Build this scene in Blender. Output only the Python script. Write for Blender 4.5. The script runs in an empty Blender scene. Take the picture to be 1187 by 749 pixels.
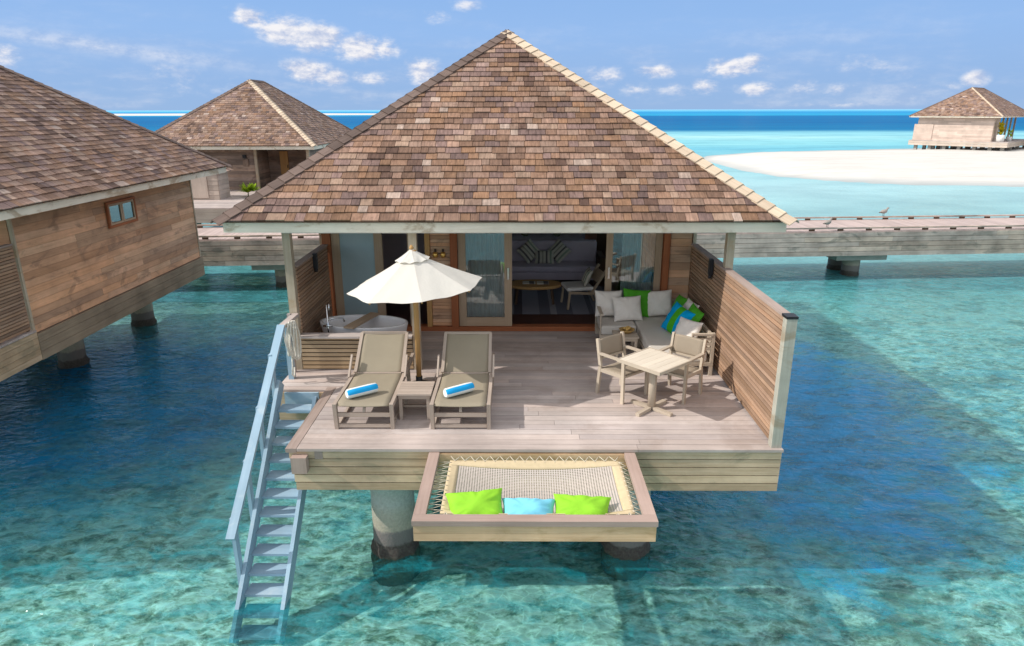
import bpy, random
from math import *
from mathutils import Vector, Matrix, noise
rng = random.Random(11)
SC = bpy.context.scene
COL = SC.collection

# ------------------------------------------------------------------ camera
cam = bpy.data.cameras.new("camera")
cam.sensor_fit = 'HORIZONTAL'; cam.sensor_width = 36.0; cam.lens = 790.0/1187.0*36.0
cam.clip_start = 0.1; cam.clip_end = 30000
camo = bpy.data.objects.new("camera", cam); COL.objects.link(camo)
camo.matrix_world = (Matrix.Translation((0, 0, 5.95)) @ Matrix.Rotation(radians(0.47), 4, 'Z')
                     @ Matrix.Rotation(radians(90-17.4), 4, 'X') @ Matrix.Rotation(radians(-0.1), 4, 'Z'))
SC.camera = camo

# ------------------------------------------------------------------ light
SUN_TO = Vector((-1.2, -0.20, 1.0)).normalized()
SUN_EL = asin(SUN_TO.z); SUN_AZ = atan2(SUN_TO.x, SUN_TO.y)
sl = bpy.data.lights.new("sun", 'SUN'); sl.energy = 2.4; sl.angle = radians(0.53); sl.color = (1.0, 0.95, 0.87)
so = bpy.data.objects.new("sun", sl); COL.objects.link(so)
so.rotation_euler = (-SUN_TO).to_track_quat('-Z', 'Y').to_euler()
so.location = (-20, -5, 30)

SC.view_settings.view_transform = 'Standard'
SC.view_settings.look = 'None'
SC.view_settings.exposure = 0.63
SC.view_settings.gamma = 1.0
SC.render.engine = 'CYCLES'
SC.cycles.max_bounces = 8; SC.cycles.transparent_max_bounces = 16
SC.cycles.caustics_reflective = False; SC.cycles.caustics_refractive = False
SC.cycles.sample_clamp_indirect = 4.0

# ------------------------------------------------------------------ node helper
class NT:
    def __init__(s, tree): s.t = tree
    def n(s, typ, **kw):
        nd = s.t.nodes.new(typ)
        ins = kw.pop('ins', {})
        for k, v in kw.items(): setattr(nd, k, v)
        for k, v in ins.items(): s.put(nd.inputs[k], v)
        return nd
    def put(s, sock, v):
        if isinstance(v, bpy.types.NodeSocket): s.t.links.new(v, sock)
        elif isinstance(v, bpy.types.Node): s.t.links.new(v.outputs[0], sock)
        else:
            if hasattr(sock.default_value, '__len__') and len(sock.default_value) == 4 and len(v) == 3: v = (*v, 1)
            sock.default_value = v
    def m(s, op, a, b=0.0, c=None, clamp=False):
        nd = s.n('ShaderNodeMath', operation=op, use_clamp=clamp)
        s.put(nd.inputs[0], a); s.put(nd.inputs[1], b)
        if c is not None: s.put(nd.inputs[2], c)
        return nd.outputs[0]
    def mr(s, v, a, b, c=0.0, d=1.0, smooth=False):
        nd = s.n('ShaderNodeMapRange')
        if smooth: nd.interpolation_type = 'SMOOTHSTEP'
        for i, q in enumerate((v, a, b, c, d)): s.put(nd.inputs[i], q)
        return nd.outputs[0]
    def mix(s, f, a, b, blend='MIX'):
        nd = s.n('ShaderNodeMix', data_type='RGBA', blend_type=blend)
        s.put(nd.inputs[0], f); s.put(nd.inputs[6], a); s.put(nd.inputs[7], b)
        return nd.outputs[2]
    def ramp(s, f, stops, interp='LINEAR'):
        nd = s.n('ShaderNodeValToRGB'); cr = nd.color_ramp; cr.interpolation = interp
        while len(cr.elements) < len(stops): cr.elements.new(0.5)
        for e, (p, c) in zip(cr.elements, stops):
            e.position = p; e.color = (*c, 1) if len(c) == 3 else c
        s.put(nd.inputs[0], f)
        return nd.outputs[0]
    def noise(s, vec, scale, detail=4.0, rough=0.55, dist=0.0, out=0):
        nd = s.n('ShaderNodeTexNoise')
        if vec is not None: s.put(nd.inputs['Vector'], vec)
        nd.inputs['Scale'].default_value = scale; nd.inputs['Detail'].default_value = detail
        nd.inputs['Roughness'].default_value = rough; nd.inputs['Distortion'].default_value = dist
        return nd.outputs[out]
    def mapping(s, vec, scale=(1, 1, 1), loc=(0, 0, 0), rot=(0, 0, 0)):
        nd = s.n('ShaderNodeMapping'); s.put(nd.inputs[0], vec)
        nd.inputs['Scale'].default_value = scale; nd.inputs['Location'].default_value = loc
        nd.inputs['Rotation'].default_value = rot
        return nd.outputs[0]

# ------------------------------------------------------------------ world: sky and clouds
W = bpy.data.worlds.new("World"); SC.world = W; W.use_nodes = True
w = NT(W.node_tree); bg = W.node_tree.nodes['Background']
SKY_S = 0.15
sky = w.n('ShaderNodeTexSky', sky_type='NISHITA', sun_disc=False)
sky.sun_elevation = SUN_EL; sky.sun_rotation = SUN_AZ % (2*pi)
sky.air_density = 1.0; sky.dust_density = 0.6; sky.ozone_density = 1.6
bg.inputs[1].default_value = SKY_S
g = w.n('ShaderNodeTexCoord').outputs['Generated']
sep = w.n('ShaderNodeSeparateXYZ', ins={0: g})
dx, dy, dz = sep.outputs
az = w.m('MULTIPLY', w.m('ARCTAN2', dx, dy), 57.2958)
el = w.m('MULTIPLY', w.m('ARCSINE', dz), 57.2958)
K = 1.0/SKY_S/2**0.63
def kc(c): return tuple(v*K for v in c)
low = w.ramp(w.mr(el, 0, 14), [(0.0, kc((.32, .49, .77))), (.16, kc((.31, .49, .80))), (.4, kc((.31, .51, .86))), (1.0, kc((.22, .43, .82)))])
# broad bright cloud layer added overhead, out of view, to fill the shade
S1 = 1.0/SKY_S
fill_sheet = w.mr(w.noise(w.mapping(g, (1.6, 1.6, 2.4)), 1.0, 5, .55), .28, .54, .45, 1, True)
high = w.mix(w.m('MULTIPLY', fill_sheet, w.mr(el, 4, 24, 0, .95, True)), sky.outputs[0], (.63*S1, .625*S1, .625*S1))
skyc = w.mix(w.m('MULTIPLY', w.mr(el, 9.5, 24, 1, 0, True), w.mr(dy, -.25, .2, .15, 1, True)), high, low)
cv = w.n('ShaderNodeCombineXYZ', ins={0: az, 1: w.m('MULTIPLY', el, 1.9), 2: 3.0}).outputs[0]
nz = w.noise(cv, 0.42, 7, 0.62)
nzs = w.noise(w.mapping(cv, loc=(-.35, .55, 0)), 0.42, 7, 0.62)
nz2 = w.noise(cv, 1.3, 5, 0.6)
CL = [(-19.7, 6.35, 1.5, .42, 1, -.5), (-17.4, 5.6, 2.2, .62, 1, -.25), (-15.2, 5.1, 2.0, .62, 1, 0), (-12.2, 4.5, 2.2, .55, 1, .05), (-10.4, 4.5, 1.4, .5, .8, 0),
      (-16.2, 2.7, 1.9, .55, .95, -.1), (-14.4, 2.3, 1.3, .45, .8, 0), (-11.4, 2.4, 1.8, .45, .55, 0), (-7.4, 2.8, 1.4, .6, 1.0, 0), (-6.4, 6.8, 1.3, .35, .55, -.2), (-4, 7.6, 1.6, .3, .5, 0),
      (-35.6, 3.3, 1.2, .5, .9, 0), (-26, 2.3, 4.5, .9, .34, 0), (-21, 1.6, 4, .6, .3, 0),
      (6.8, 2.5, 1.6, .5, .6, 0), (10.8, 2.75, 1.4, .34, .9, 0), (16.6, 3.0, 2.3, .45, 1.0, .1), (17.7, 3.3, .9, .35, 1.0, 0), (14.4, 1.6, 1.4, .4, .65, 0), (18.2, 1.45, 1.5, .35, .7, 0), (21.6, 1.5, 1.3, .4, .6, 0),
      (9.5, 1.6, 1.6, .45, .5, 0), (26, 2.9, 4, .8, .32, 0), (32.2, 1.9, .8, .35, .8, 0), (24, 1.3, 2.5, .4, .4, 0), (30, 1.4, 3, .3, .35, 0), (12, 1.5, 2.2, .35, .45, 0), (0.8, 1.6, 2, .4, .5, 0),
      (24, .3, 4.5, .2, .45, 0), (40, 4, 4, 1.0, .5, 0), (-44, 5, 4, 1.2, .6, 0), (52, 3, 3, .8, .6, 0)]
tot = None
for (ca, ce, ra, re, amp, sl_) in CL:
    da = w.m('DIVIDE', w.m('SUBTRACT', az, ca), ra)
    de = w.m('DIVIDE', w.m('SUBTRACT', w.m('SUBTRACT', el, ce), w.m('MULTIPLY', w.m('SUBTRACT', az, ca), sl_*0.3)), re*1.6)
    r2 = w.m('ADD', w.m('MULTIPLY', da, da), w.m('MULTIPLY', de, de))
    e_ = w.m('MULTIPLY', w.m('EXPONENT', w.m('MULTIPLY', r2, -0.9)), amp)
    tot = e_ if tot is None else w.m('MAXIMUM', tot, e_)
dens = w.m('MULTIPLY', tot, w.mr(nz, .32, .62, .35, 1.4))
cl = w.mr(w.m('ADD', dens, w.m('MULTIPLY', w.m('SUBTRACT', nz2, .5), .45)), .14, .92, 0, 1, True)
cl = w.m('MULTIPLY', cl, w.mr(tot, .03, .18, 0, 1, True))
# long thin veil on the left
vda = w.m('DIVIDE', w.m('SUBTRACT', az, -29.0), 9.0)
vde = w.m('DIVIDE', w.m('SUBTRACT', el, w.m('ADD', 4.05, w.m('MULTIPLY', w.m('SUBTRACT', az, -29.0), -.115))), .55)
veil = w.m('MULTIPLY', w.m('EXPONENT', w.m('MULTIPLY', w.m('ADD', w.m('MULTIPLY', vda, vda), w.m('MULTIPLY', vde, vde)), -1.0)), .5)
veil = w.m('MULTIPLY', veil, w.mr(nz, .3, .7, .55, 1.1))
cl = w.m('MAXIMUM', cl, veil)
# far soft banks near the horizon, everywhere else too
bank = w.m('MULTIPLY', w.mr(w.noise(w.mapping(cv, (.35, .8, 1)), .5, 4, .55), .42, .75, 0, .34, True), w.mr(el, 1.0, 8, 1, 0))
cl = w.m('MAXIMUM', cl, bank)
ccol = w.mix(w.mr(w.m('SUBTRACT', nz, nzs), -.10, .10), kc((.50, .58, .78)), kc((.92, .91, .94)))
skyc = w.mix(w.m('MULTIPLY', cl, w.mr(el, 0, .25)), skyc, ccol)
w.put(bg.inputs[0], skyc)

# ------------------------------------------------------------------ materials
MATS = {}
def newmat(name):
    m = bpy.data.materials.new(name); m.use_nodes = True
    nt = m.node_tree; nt.nodes.clear()
    t = NT(nt); out = t.n('ShaderNodeOutputMaterial'); MATS[name] = m
    return m, t, out
def princ(t, out, **kw):
    b = t.n('ShaderNodeBsdfPrincipled')
    for k, v in kw.items(): t.put(b.inputs[k.replace('_', ' ')], v)
    t.put(out.inputs[0], b); return b
def attr(t, name='rnd'): return t.n('ShaderNodeAttribute', attribute_name=name).outputs['Fac']
def uvn(t): return t.n('ShaderNodeUVMap').outputs[0]
def objc(t): return t.n('ShaderNodeTexCoord').outputs['Object']

def wood(name, dark, light, var=.28, grain=1.0, rough=.72, blotch=.35, tints=None, stain=None, stain_amt=.0, bump=.25, spec=.25):
    m, t, out = newmat(name)
    r = attr(t); uv = uvn(t)
    off = t.n('ShaderNodeCombineXYZ', ins={0: t.m('MULTIPLY', r, 37.0), 1: t.m('MULTIPLY', r, 91.0)}).outputs[0]
    v = t.n('ShaderNodeVectorMath', operation='ADD', ins={0: uv, 1: off}).outputs[0]
    gn = t.noise(t.mapping(v, (1.3*grain, 38*grain, 1)), 1.0, 6, .62, .6)
    gn2 = t.noise(t.mapping(v, (.8*grain, 9*grain, 1)), 1.0, 3, .5, .3)
    c = t.mix(t.mr(gn, .25, .75), dark, light)
    c = t.mix(t.m('MULTIPLY', t.mr(gn2, .3, .7), .6), c, light)
    if tints:
        tn = t.ramp(r, [(i/(len(tints)), q) for i, q in enumerate(tints)], 'CONSTANT')
        c = t.mix(.55, c, t.mix(1.0, c, tn, 'MULTIPLY'))
    val = t.mr(t.m('FRACT', t.m('MULTIPLY', r, 7.31)), 0, 1, 1-var, 1+var)
    bl = t.noise(objc(t), 1.1, 5, .6)
    val = t.m('MULTIPLY', val, t.mr(bl, .25, .75, 1-blotch, 1+blotch*.6))
    c = t.mix(1.0, c, t.n('ShaderNodeCombineColor', ins={0: val, 1: val, 2: val}).outputs[0], 'MULTIPLY')
    if stain is not None:
        sn = t.noise(t.mapping(objc(t), (.7, .7, 1.6)), 1.7, 6, .65, .8)
        c = t.mix(t.m('MULTIPLY', t.mr(sn, .52, .66, 0, 1, True), stain_amt), c, stain)
    bp = t.n('ShaderNodeBump', ins={'Strength': bump, 'Distance': .004, 'Height': gn})
    princ(t, out, Base_Color=c, Roughness=rough, Specular_IOR_Level=spec, Normal=bp.outputs[0])
    return m
wood('deck_wood', (.41, .35, .325), (.60, .525, .495), var=.13, blotch=.28, tints=[(1, .93, .88), (1, .97, .95), (.93, .9, .92), (1, .9, .84), (1, 1, 1)], stain=(.30, .22, .18), stain_amt=.3)
wood('trim_wood', (.26, .19, .16), (.42, .33, .29), var=.1, blotch=.2)
wood('fascia_wood', (.42, .285, .165), (.74, .55, .39), var=.2, blotch=.4, tints=[(1, .95, .85), (.90, .92, .9), (1, .98, .92), (.85, .88, .85)], stain=(.20, .19, .13), stain_amt=.45)
wood('eave_wood', (.70, .62, .50), (.86, .79, .67), var=.05, blotch=.2, stain=(.33, .21, .10), stain_amt=.6)
wood('post_wood', (.36, .28, .19), (.58, .49, .38), var=.08, blotch=.3, stain=(.42, .26, .13), stain_amt=.5)
wood('grey_post_wood', (.34, .33, .28), (.52, .50, .43), var=.05, blotch=.35, stain=(.28, .20, .12), stain_amt=.6)
wood('clad_wood', (.50, .295, .18), (.76, .50, .335), var=.24, blotch=.30, tints=[(1, .82, .7), (1, .95, .9), (.85, .85, .9), (1.0, .75, .55), (.8, .72, .7)], stain=(.20, .12, .085), stain_amt=.5)
wood('old_clad_wood', (.20, .14, .11), (.40, .30, .24), var=.3, blotch=.45, tints=[(1, .88, .8), (.85, .85, .9), (1, .95, .9), (.7, .66, .66)], stain=(.13, .085, .065), stain_amt=.6)
wood('far_wall_wood', (.50, .38, .31), (.68, .54, .46), var=.16, blotch=.2)
wood('far_fascia_wood', (.46, .37, .30), (.62, .52, .44), var=.1, blotch=.2)
wood('shed_wood', (.36, .29, .24), (.52, .43, .37), var=.14, blotch=.2)
wood('screen_wood', (.26, .155, .10), (.46, .315, .22), var=.26, blotch=.25, tints=[(1, .85, .75), (1, .95, .92), (.85, .82, .85), (1, .9, .8)])
wood('low_slat_wood', (.40, .27, .16), (.60, .45, .30), var=.15, blotch=.2, tints=[(1, .92, .8), (1, 1, 1), (1, .88, .72)])
wood('base_wood', (.19, .14, .095), (.36, .28, .20), var=.2, blotch=.4)
wood('walk_deck_wood', (.40, .31, .28), (.56, .45, .42), var=.1, blotch=.15)
wood('walk_side_wood', (.40, .295, .24), (.70, .555, .475), var=.18, blotch=.5, tints=[(1, .95, .9), (.85, .9, .95), (1, 1, .95)], stain=(.15, .15, .13), stain_amt=.6)
wood('red_wood', (.25, .075, .03), (.40, .14, .06), var=.1, blotch=.15)
wood('orange_wood', (.42, .22, .08), (.55, .32, .13), var=.1, blotch=.15)
wood('door_wood', (.36, .25, .16), (.50, .37, .26), var=.06, blotch=.12)
wood('teak', (.42, .34, .26), (.60, .51, .41), var=.1, blotch=.15)
wood('lounger_teak', (.34, .265, .215), (.50, .41, .345), var=.08, blotch=.15)
wood('pale_teak', (.62, .53, .42), (.74, .66, .55), var=.06, blotch=.1)
wood('blue_paint_wood', (.24, .37, .48), (.36, .50, .61), var=.06, blotch=.2, stain=(.50, .58, .62), stain_amt=.5, rough=.6, bump=.1)
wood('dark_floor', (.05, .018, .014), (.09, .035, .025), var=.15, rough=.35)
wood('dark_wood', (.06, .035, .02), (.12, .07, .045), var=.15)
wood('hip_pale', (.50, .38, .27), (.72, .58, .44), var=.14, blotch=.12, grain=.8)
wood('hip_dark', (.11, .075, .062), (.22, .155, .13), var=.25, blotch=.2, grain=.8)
wood('frame_wood', (.33, .23, .19), (.47, .35, .30), var=.06, blotch=.2)
wood('beam_wood', (.58, .35, .19), (.80, .55, .345), var=.08, blotch=.3, stain=(.40, .24, .10), stain_amt=.5)

def shingle(name, gain=1.0, grey=0.0):
    m, t, out = newmat(name)
    r = attr(t); uv = uvn(t)
    cols = [(.12, .072, .056), (.26, .155, .105), (.19, .115, .082), (.31, .195, .145), (.225, .148, .130), (.36, .245, .18), (.25, .145, .090), (.285, .19, .145), (.155, .105, .096), (.42, .32, .265), (.33, .185, .11), (.27, .185, .160), (.205, .130, .098)]
    mean = (.245, .142, .098)
    cols = [tuple(.9*a + .1*b for a, b in zip(c, mean)) for c in cols]
    cols = [tuple(gain*((1-grey)*q + grey*(sum(c)/3)) for q in c) for c in cols]
    pos = [0, .05, .20, .32, .46, .58, .63, .74, .86, .91, .93, .95, .97]
    c = t.ramp(r, list(zip(pos, cols)), 'CONSTANT')
    off = t.n('ShaderNodeCombineXYZ', ins={0: t.m('MULTIPLY', r, 57.0), 1: t.m('MULTIPLY', r, 131.0)}).outputs[0]
    v = t.n('ShaderNodeVectorMath', operation='ADD', ins={0: uv, 1: off}).outputs[0]
    gn = t.noise(t.mapping(v, (3.5, 30, 1)), 1.0, 6, .7, .5)
    gn3 = t.noise(t.mapping(v, (9, 11, 1), loc=(3, 8, 0)), 1.0, 4, .6)
    c = t.mix(t.mr(gn3, .5, .72, 0, .55, True), c, t.mix(1.0, c, (.62, .56, .56), 'MULTIPLY'))
    c = t.mix(t.mr(gn3, .46, .28, 0, .4, True), c, t.mix(1.0, c, (1.45, 1.35, 1.28), 'MULTIPLY'))
    val = t.mr(gn, .28, .72, .55, 1.38)
    bl = t.noise(objc(t), .9, 5, .62)
    val = t.m('MULTIPLY', val, t.mr(bl, .28, .72, .74, 1.18))
    val = t.m('MULTIPLY', val, t.mr(t.m('FRACT', t.m('MULTIPLY', r, 53.7)), 0, 1, .82, 1.16))
    c = t.mix(1.0, c, t.n('ShaderNodeCombineColor', ins={0: val, 1: val, 2: val}).outputs[0], 'MULTIPLY')
    bp = t.n('ShaderNodeBump', ins={'Strength': .4, 'Distance': .006, 'Height': gn})
    princ(t, out, Base_Color=c, Roughness=.8, Specular_IOR_Level=.2, Normal=bp.outputs[0])
shingle('shingle', 1.10)
shingle('old_shingle', 1.22, .12)

def plain(name, col, rough=.6, var=.12, scale=6.0, bump=.0, bscale=60, spec=.3, metal=0.0, **kw):
    m, t, out = newmat(name)
    n_ = t.noise(objc(t), scale, 5, .6)
    val = t.mr(n_, .25, .75, 1-var, 1+var)
    c = t.mix(1.0, col, t.n('ShaderNodeCombineColor', ins={0: val, 1: val, 2: val}).outputs[0], 'MULTIPLY')
    b = princ(t, out, Base_Color=c, Roughness=rough, Specular_IOR_Level=spec, Metallic=metal, **kw)
    if bump:
        bn = t.noise(objc(t), bscale, 4, .6)
        t.put(b.inputs['Normal'], t.n('ShaderNodeBump', ins={'Strength': bump, 'Distance': .01, 'Height': bn}).outputs[0])
    return m
plain('sling', (.31, .265, .195), .75, .06, 3, .2, 150)
plain('chair_sling', (.33, .27, .205), .8, .06, 3, .2, 150)
plain('seat_grey', (.62, .575, .52), .85, .05, 4, .25, 9)
plain('cushion_white', (.80, .74, .68), .85, .05, 4, .35, 8)
plain('green_cloth', (.075, .36, .02), .8, .1, 6, .35, 9)
plain('lime_cloth', (.27, .60, .03), .75, .1, 5, .5, 8)
plain('sky_cloth', (.20, .60, .78), .75, .1, 5, .5, 8)
plain('tub_white', (.80, .78, .78), .25, .03, 2)
plain('chrome', (.65, .65, .66), .18, .02, 2, metal=1.0)
plain('black_metal', (.02, .02, .024), .45, .1, 8)
plain('brass', (.75, .45, .12), .3, .1, 8, metal=.8)
plain('rope', (.70, .66, .58), .85, .15, 30)
plain('cord', (.62, .55, .44), .8, .1, 30)
plain('net_border', (.62, .50, .32), .85, .08, 14, .25, 90)
plain('net_cord', (.56, .49, .44), .85, .1, 20)
plain('plaster', (.76, .70, .68), .9, .04, 2)
plain('purple_wall', (.70, .62, .70), .9, .05, 2)
plain('sofa_cloth', (.60, .50, .56), .9, .06, 5, .2, 40)
plain('linen', (.78, .72, .80), .85, .05, 3, .3, 6)
plain('olive_cloth', (.26, .27, .18), .85, .06, 6)
plain('red_cloth', (.20, .04, .04), .85, .1, 6)
plain('bowl_yellow', (.48, .30, .10), .6, .15, 8)
plain('snack', (.60, .38, .12), .7, .25, 60)
plain('white_pot', (.75, .74, .72), .5, .05, 5)
plain('bird_grey', (.34, .30, .27), .8, .35, 40)
plain('bird_dark', (.10, .085, .075), .6, .2, 30)
plain('canvas_picture', (.50, .40, .27), .7, .2, 9)
plain('soil', (.05, .035, .025), .9, .2, 20)
plain('stem', (.12, .13, .04), .7, .2, 20)

def leafmat(name, c1, c2):
    m, t, out = newmat(name)
    c = t.mix(attr(t), c1, c2)
    d = t.n('ShaderNodeBsdfDiffuse', ins={0: c}); tr = t.n('ShaderNodeBsdfTranslucent', ins={0: c})
    t.put(out.inputs[0], t.n('ShaderNodeMixShader', ins={0: .35, 1: d.outputs[0], 2: tr.outputs[0]}))
leafmat('leaf', (.26, .42, .03), (.50, .62, .06))
leafmat('leaf_yellow', (.40, .36, .02), (.60, .50, .03))

def clothtrans(name, col, tr, wr=.4, sc=5):
    m, t, out = newmat(name)
    bn = t.noise(objc(t), sc, 4, .6)
    nrm = t.n('ShaderNodeBump', ins={'Strength': wr, 'Distance': .03, 'Height': bn}).outputs[0]
    d = t.n('ShaderNodeBsdfDiffuse', ins={0: (*col, 1), 'Normal': nrm}); q = t.n('ShaderNodeBsdfTranslucent', ins={0: (*col, 1)})
    t.put(out.inputs[0], t.n('ShaderNodeMixShader', ins={0: tr, 1: d.outputs[0], 2: q.outputs[0]}))
clothtrans('umbrella_cloth', (.78, .745, .68), .22)
clothtrans('curtain_cloth', (.84, .85, .85), .40, .1)

def stripes(name, stops, axis=0, rough=.85):
    m, t, out = newmat(name)
    s_ = t.n('ShaderNodeSeparateXYZ', ins={0: uvn(t)})
    c = t.ramp(s_.outputs[axis], stops, 'CONSTANT')
    bn = t.noise(objc(t), 9, 4, .6)
    princ(t, out, Base_Color=c, Roughness=rough, Specular_IOR_Level=.15, Normal=t.n('ShaderNodeBump', ins={'Strength': .3, 'Distance': .01, 'Height': bn}).outputs[0])
BLU = (.0, .36, .72); GRN = (.075, .42, .02)
stripes('striped_cloth', [(0, BLU), (.36, GRN), (.64, BLU)], 0)
WH = (.82, .82, .80); TB = (.02, .38, .78)
stripes('towel_cloth', [(0, WH), (.12, TB), (.42, WH), (.72, TB), (.9, WH)], 0, .95)
CR = (.62, .56, .46)
stripes('ikat_cloth', [(0, CR), (.14, (.16, .13, .12)), (.24, CR), (.36, (.38, .33, .25)), (.44, CR), (.56, (.16, .13, .12)), (.66, CR), (.78, (.30, .34, .24)), (.88, CR)], 0)
stripes('rug_cloth', [(0, (.16, .16, .19)), (.08, (.24, .24, .28)), (.16, (.10, .09, .11)), (.22, (.28, .28, .33)), (.35, (.17, .17, .21)), (.43, (.36, .35, .38)), (.48, (.18, .18, .22)), (.60, (.30, .30, .35)), (.72, (.15, .15, .18)), (.76, (.27, .27, .32)), (.9, (.18, .18, .22))], 0)

def glass(name, tint, refl, rough=.02):
    m, t, out = newmat(name)
    f = t.n('ShaderNodeFresnel', ins={'IOR': 1.5})
    fac = t.m('ADD', t.m('MULTIPLY', f.outputs[0], .8), refl, clamp=True)
    tr = t.n('ShaderNodeBsdfTransparent', ins={0: (*tint, 1)}); gl = t.n('ShaderNodeBsdfGlossy', ins={'Roughness': rough, 'Color': (.9, .95, 1, 1)})
    t.put(out.inputs[0], t.n('ShaderNodeMixShader', ins={0: fac, 1: tr.outputs[0], 2: gl.outputs[0]}))
glass('door_glass', (.88, .94, .93), .12)
glass('bath_glass', (.40, .48, .52), .30, .12)
glass('window_glass', (.30, .33, .36), .22)

# concrete piles: pale above, wet and dark bands towards the water, growth at the waterline
m, t, out = newmat('pile_concrete')
pz = t.n('ShaderNodeSeparateXYZ', ins={0: t.n('ShaderNodeNewGeometry').outputs['Position']}).outputs[2]
n1 = t.noise(objc(t), 5, 5, .65); n2 = t.noise(objc(t), 28, 4, .6)
zz = t.m('ADD', pz, t.m('MULTIPLY', t.m('SUBTRACT', n1, .5), .16))
c = t.ramp(t.mr(zz, -.6, 1.4), [(0, (.03, .035, .025)), (.24, (.09, .085, .045)), (.32, (.035, .024, .022)), (.385, (.05, .036, .034)), (.40, (.17, .145, .14)), (.49, (.20, .17, .165)), (.51, (.42, .37, .29)), (.64, (.46, .42, .35)), (.72, (.50, .50, .47)), (1, (.50, .49, .42))])
c = t.mix(t.mr(n2, .35, .7, 0, .35), c, (.16, .16, .13))
princ(t, out, Base_Color=c, Roughness=.8, Normal=t.n('ShaderNodeBump', ins={'Strength': .5, 'Distance': .02, 'Height': n2}).outputs[0])
plain('frosted_glass', (.34, .44, .47), .16, .1, 1.2, spec=.5)
plain('concrete', (.34, .32, .29), .85, .2, 3, .3, 20)

# ------------------------------------------------------------------ mesh builder
class MB:
    def __init__(s): s.v = []; s.f = []; s.uv = []; s.r = []; s.sm = []
    def face(s, pts, uv, r, smooth=False):
        b = len(s.v); s.v += [tuple(p) for p in pts]; s.f.append(list(range(b, b+len(pts)))); s.uv += uv; s.r.append(r); s.sm.append(smooth)
    def hexa(s, P, r=None):
        """P: 8 points, index = ix + 2*iy + 4*iz"""
        r = rng.random() if r is None else r
        b = len(s.v); s.v += [tuple(p) for p in P]
        P = [Vector(p) for p in P]
        lens = [(P[1]-P[0]).length, (P[2]-P[0]).length, (P[4]-P[0]).length]
        la = lens.index(max(lens))
        for q in ((0, 2, 3, 1), (4, 5, 7, 6), (0, 1, 5, 4), (2, 6, 7, 3), (0, 4, 6, 2), (1, 3, 7, 5)):
            s.f.append([b+i for i in q]); s.r.append(r); s.sm.append(False)
            used = [a for a in range(3) if len({(i >> a) & 1 for i in q}) > 1]
            ua = la if la in used else max(used, key=lambda a: lens[a]); va = [a for a in used if a != ua][0]
            s.uv += [(((i >> ua) & 1)*lens[ua], ((i >> va) & 1)*lens[va]) for i in q]
        return s
    def box(s, x0, x1, y0, y1, z0, z1, r=None):
        s.hexa([(x1 if i & 1 else x0, y1 if i & 2 else y0, z1 if i & 4 else z0) for i in range(8)], r); return s
    def obox(s, c, ax, ay, az, r=None):
        c = Vector(c); return s.hexa([c + (ax if i & 1 else -ax) + (ay if i & 2 else -ay) + (az if i & 4 else -az) for i in range(8)], r); return s
    def bar(s, p0, p1, wd, ht, up=(0, 0, 1), r=None):
        p0 = Vector(p0); p1 = Vector(p1); d = (p1-p0); L = d.length; d /= L
        up = Vector(up); sd = d.cross(up)
        if sd.length < 1e-4: sd = d.cross(Vector((0, 1, 0)))
        sd.normalize(); u2 = sd.cross(d)
        return s.obox((p0+p1)/2, d*L/2, sd*wd/2, u2*ht/2, r)
    def tube(s, pts, rad, n=8, r=None, cap=True, closed=False):
        pts = [Vector(p) for p in pts]; r = rng.random() if r is None else r
        rads = rad if hasattr(rad, '__len__') else [rad]*len(pts)
        rings = []; prev = None; acc = 0; b0 = len(s.v)
        for i, p in enumerate(pts):
            if closed: d = pts[(i+1) % len(pts)] - pts[i-1]
            else: d = pts[min(i+1, len(pts)-1)] - pts[max(i-1, 0)]
            d.normalize()
            if prev is None:
                a = Vector((0, 0, 1)) if abs(d.z) < .9 else Vector((1, 0, 0))
                prev = (a - d*a.dot(d)).normalized()
            else: prev = (prev - d*prev.dot(d)).normalized()
            o_ = d.cross(prev); ring = []
            for k in range(n):
                a = 2*pi*k/n; s.v.append(tuple(p + (prev*cos(a) + o_*sin(a))*rads[i])); ring.append(len(s.v)-1)
            if i: acc += (p-pts[i-1]).length
            rings.append((ring, acc))
        m_ = len(rings) if closed else len(rings)-1
        for i in range(m_):
            (A, ua), (B, ub) = rings[i], rings[(i+1) % len(rings)]
            for k in range(n):
                s.f.append([A[k], A[(k+1) % n], B[(k+1) % n], B[k]]); s.r.append(r); s.sm.append(True)
                c_ = 2*pi*rads[i]/n
                s.uv += [(ua, k*c_), (ua, (k+1)*c_), (ub, (k+1)*c_), (ub, k*c_)]
        if cap and not closed:
            for ring in (rings[0][0][::-1], rings[-1][0]):
                s.f.append(list(ring)); s.r.append(r); s.sm.append(False); s.uv += [(0, 0)]*n
        return s
    def lathe(s, prof, n=24, c=(0, 0, 0), sx=1.0, sy=1.0, r=None, rot=0.0):
        r = rng.random() if r is None else r; b = len(s.v); cx_, cy_, cz_ = c
        for (rad, z) in prof:
            for k in range(n):
                a = 2*pi*k/n; x = rad*sx*cos(a); y = rad*sy*sin(a)
                s.v.append((cx_ + x*cos(rot)-y*sin(rot), cy_ + x*sin(rot)+y*cos(rot), cz_+z))
        for i in range(len(prof)-1):
            for k in range(n):
                k2 = (k+1) % n
                s.f.append([b+i*n+k, b+i*n+k2, b+(i+1)*n+k2, b+(i+1)*n+k]); s.r.append(r); s.sm.append(True)
                s.uv += [(prof[i][1], k*.1), (prof[i][1], k*.1+.1), (prof[i+1][1], k*.1+.1), (prof[i+1][1], k*.1)]
        for i, rev in ((0, True), (len(prof)-1, False)):
            q = [b+i*n+k for k in range(n)]
            s.f.append(q[::-1] if rev else q); s.r.append(r); s.sm.append(False); s.uv += [(0, 0)]*n
        return s
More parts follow.
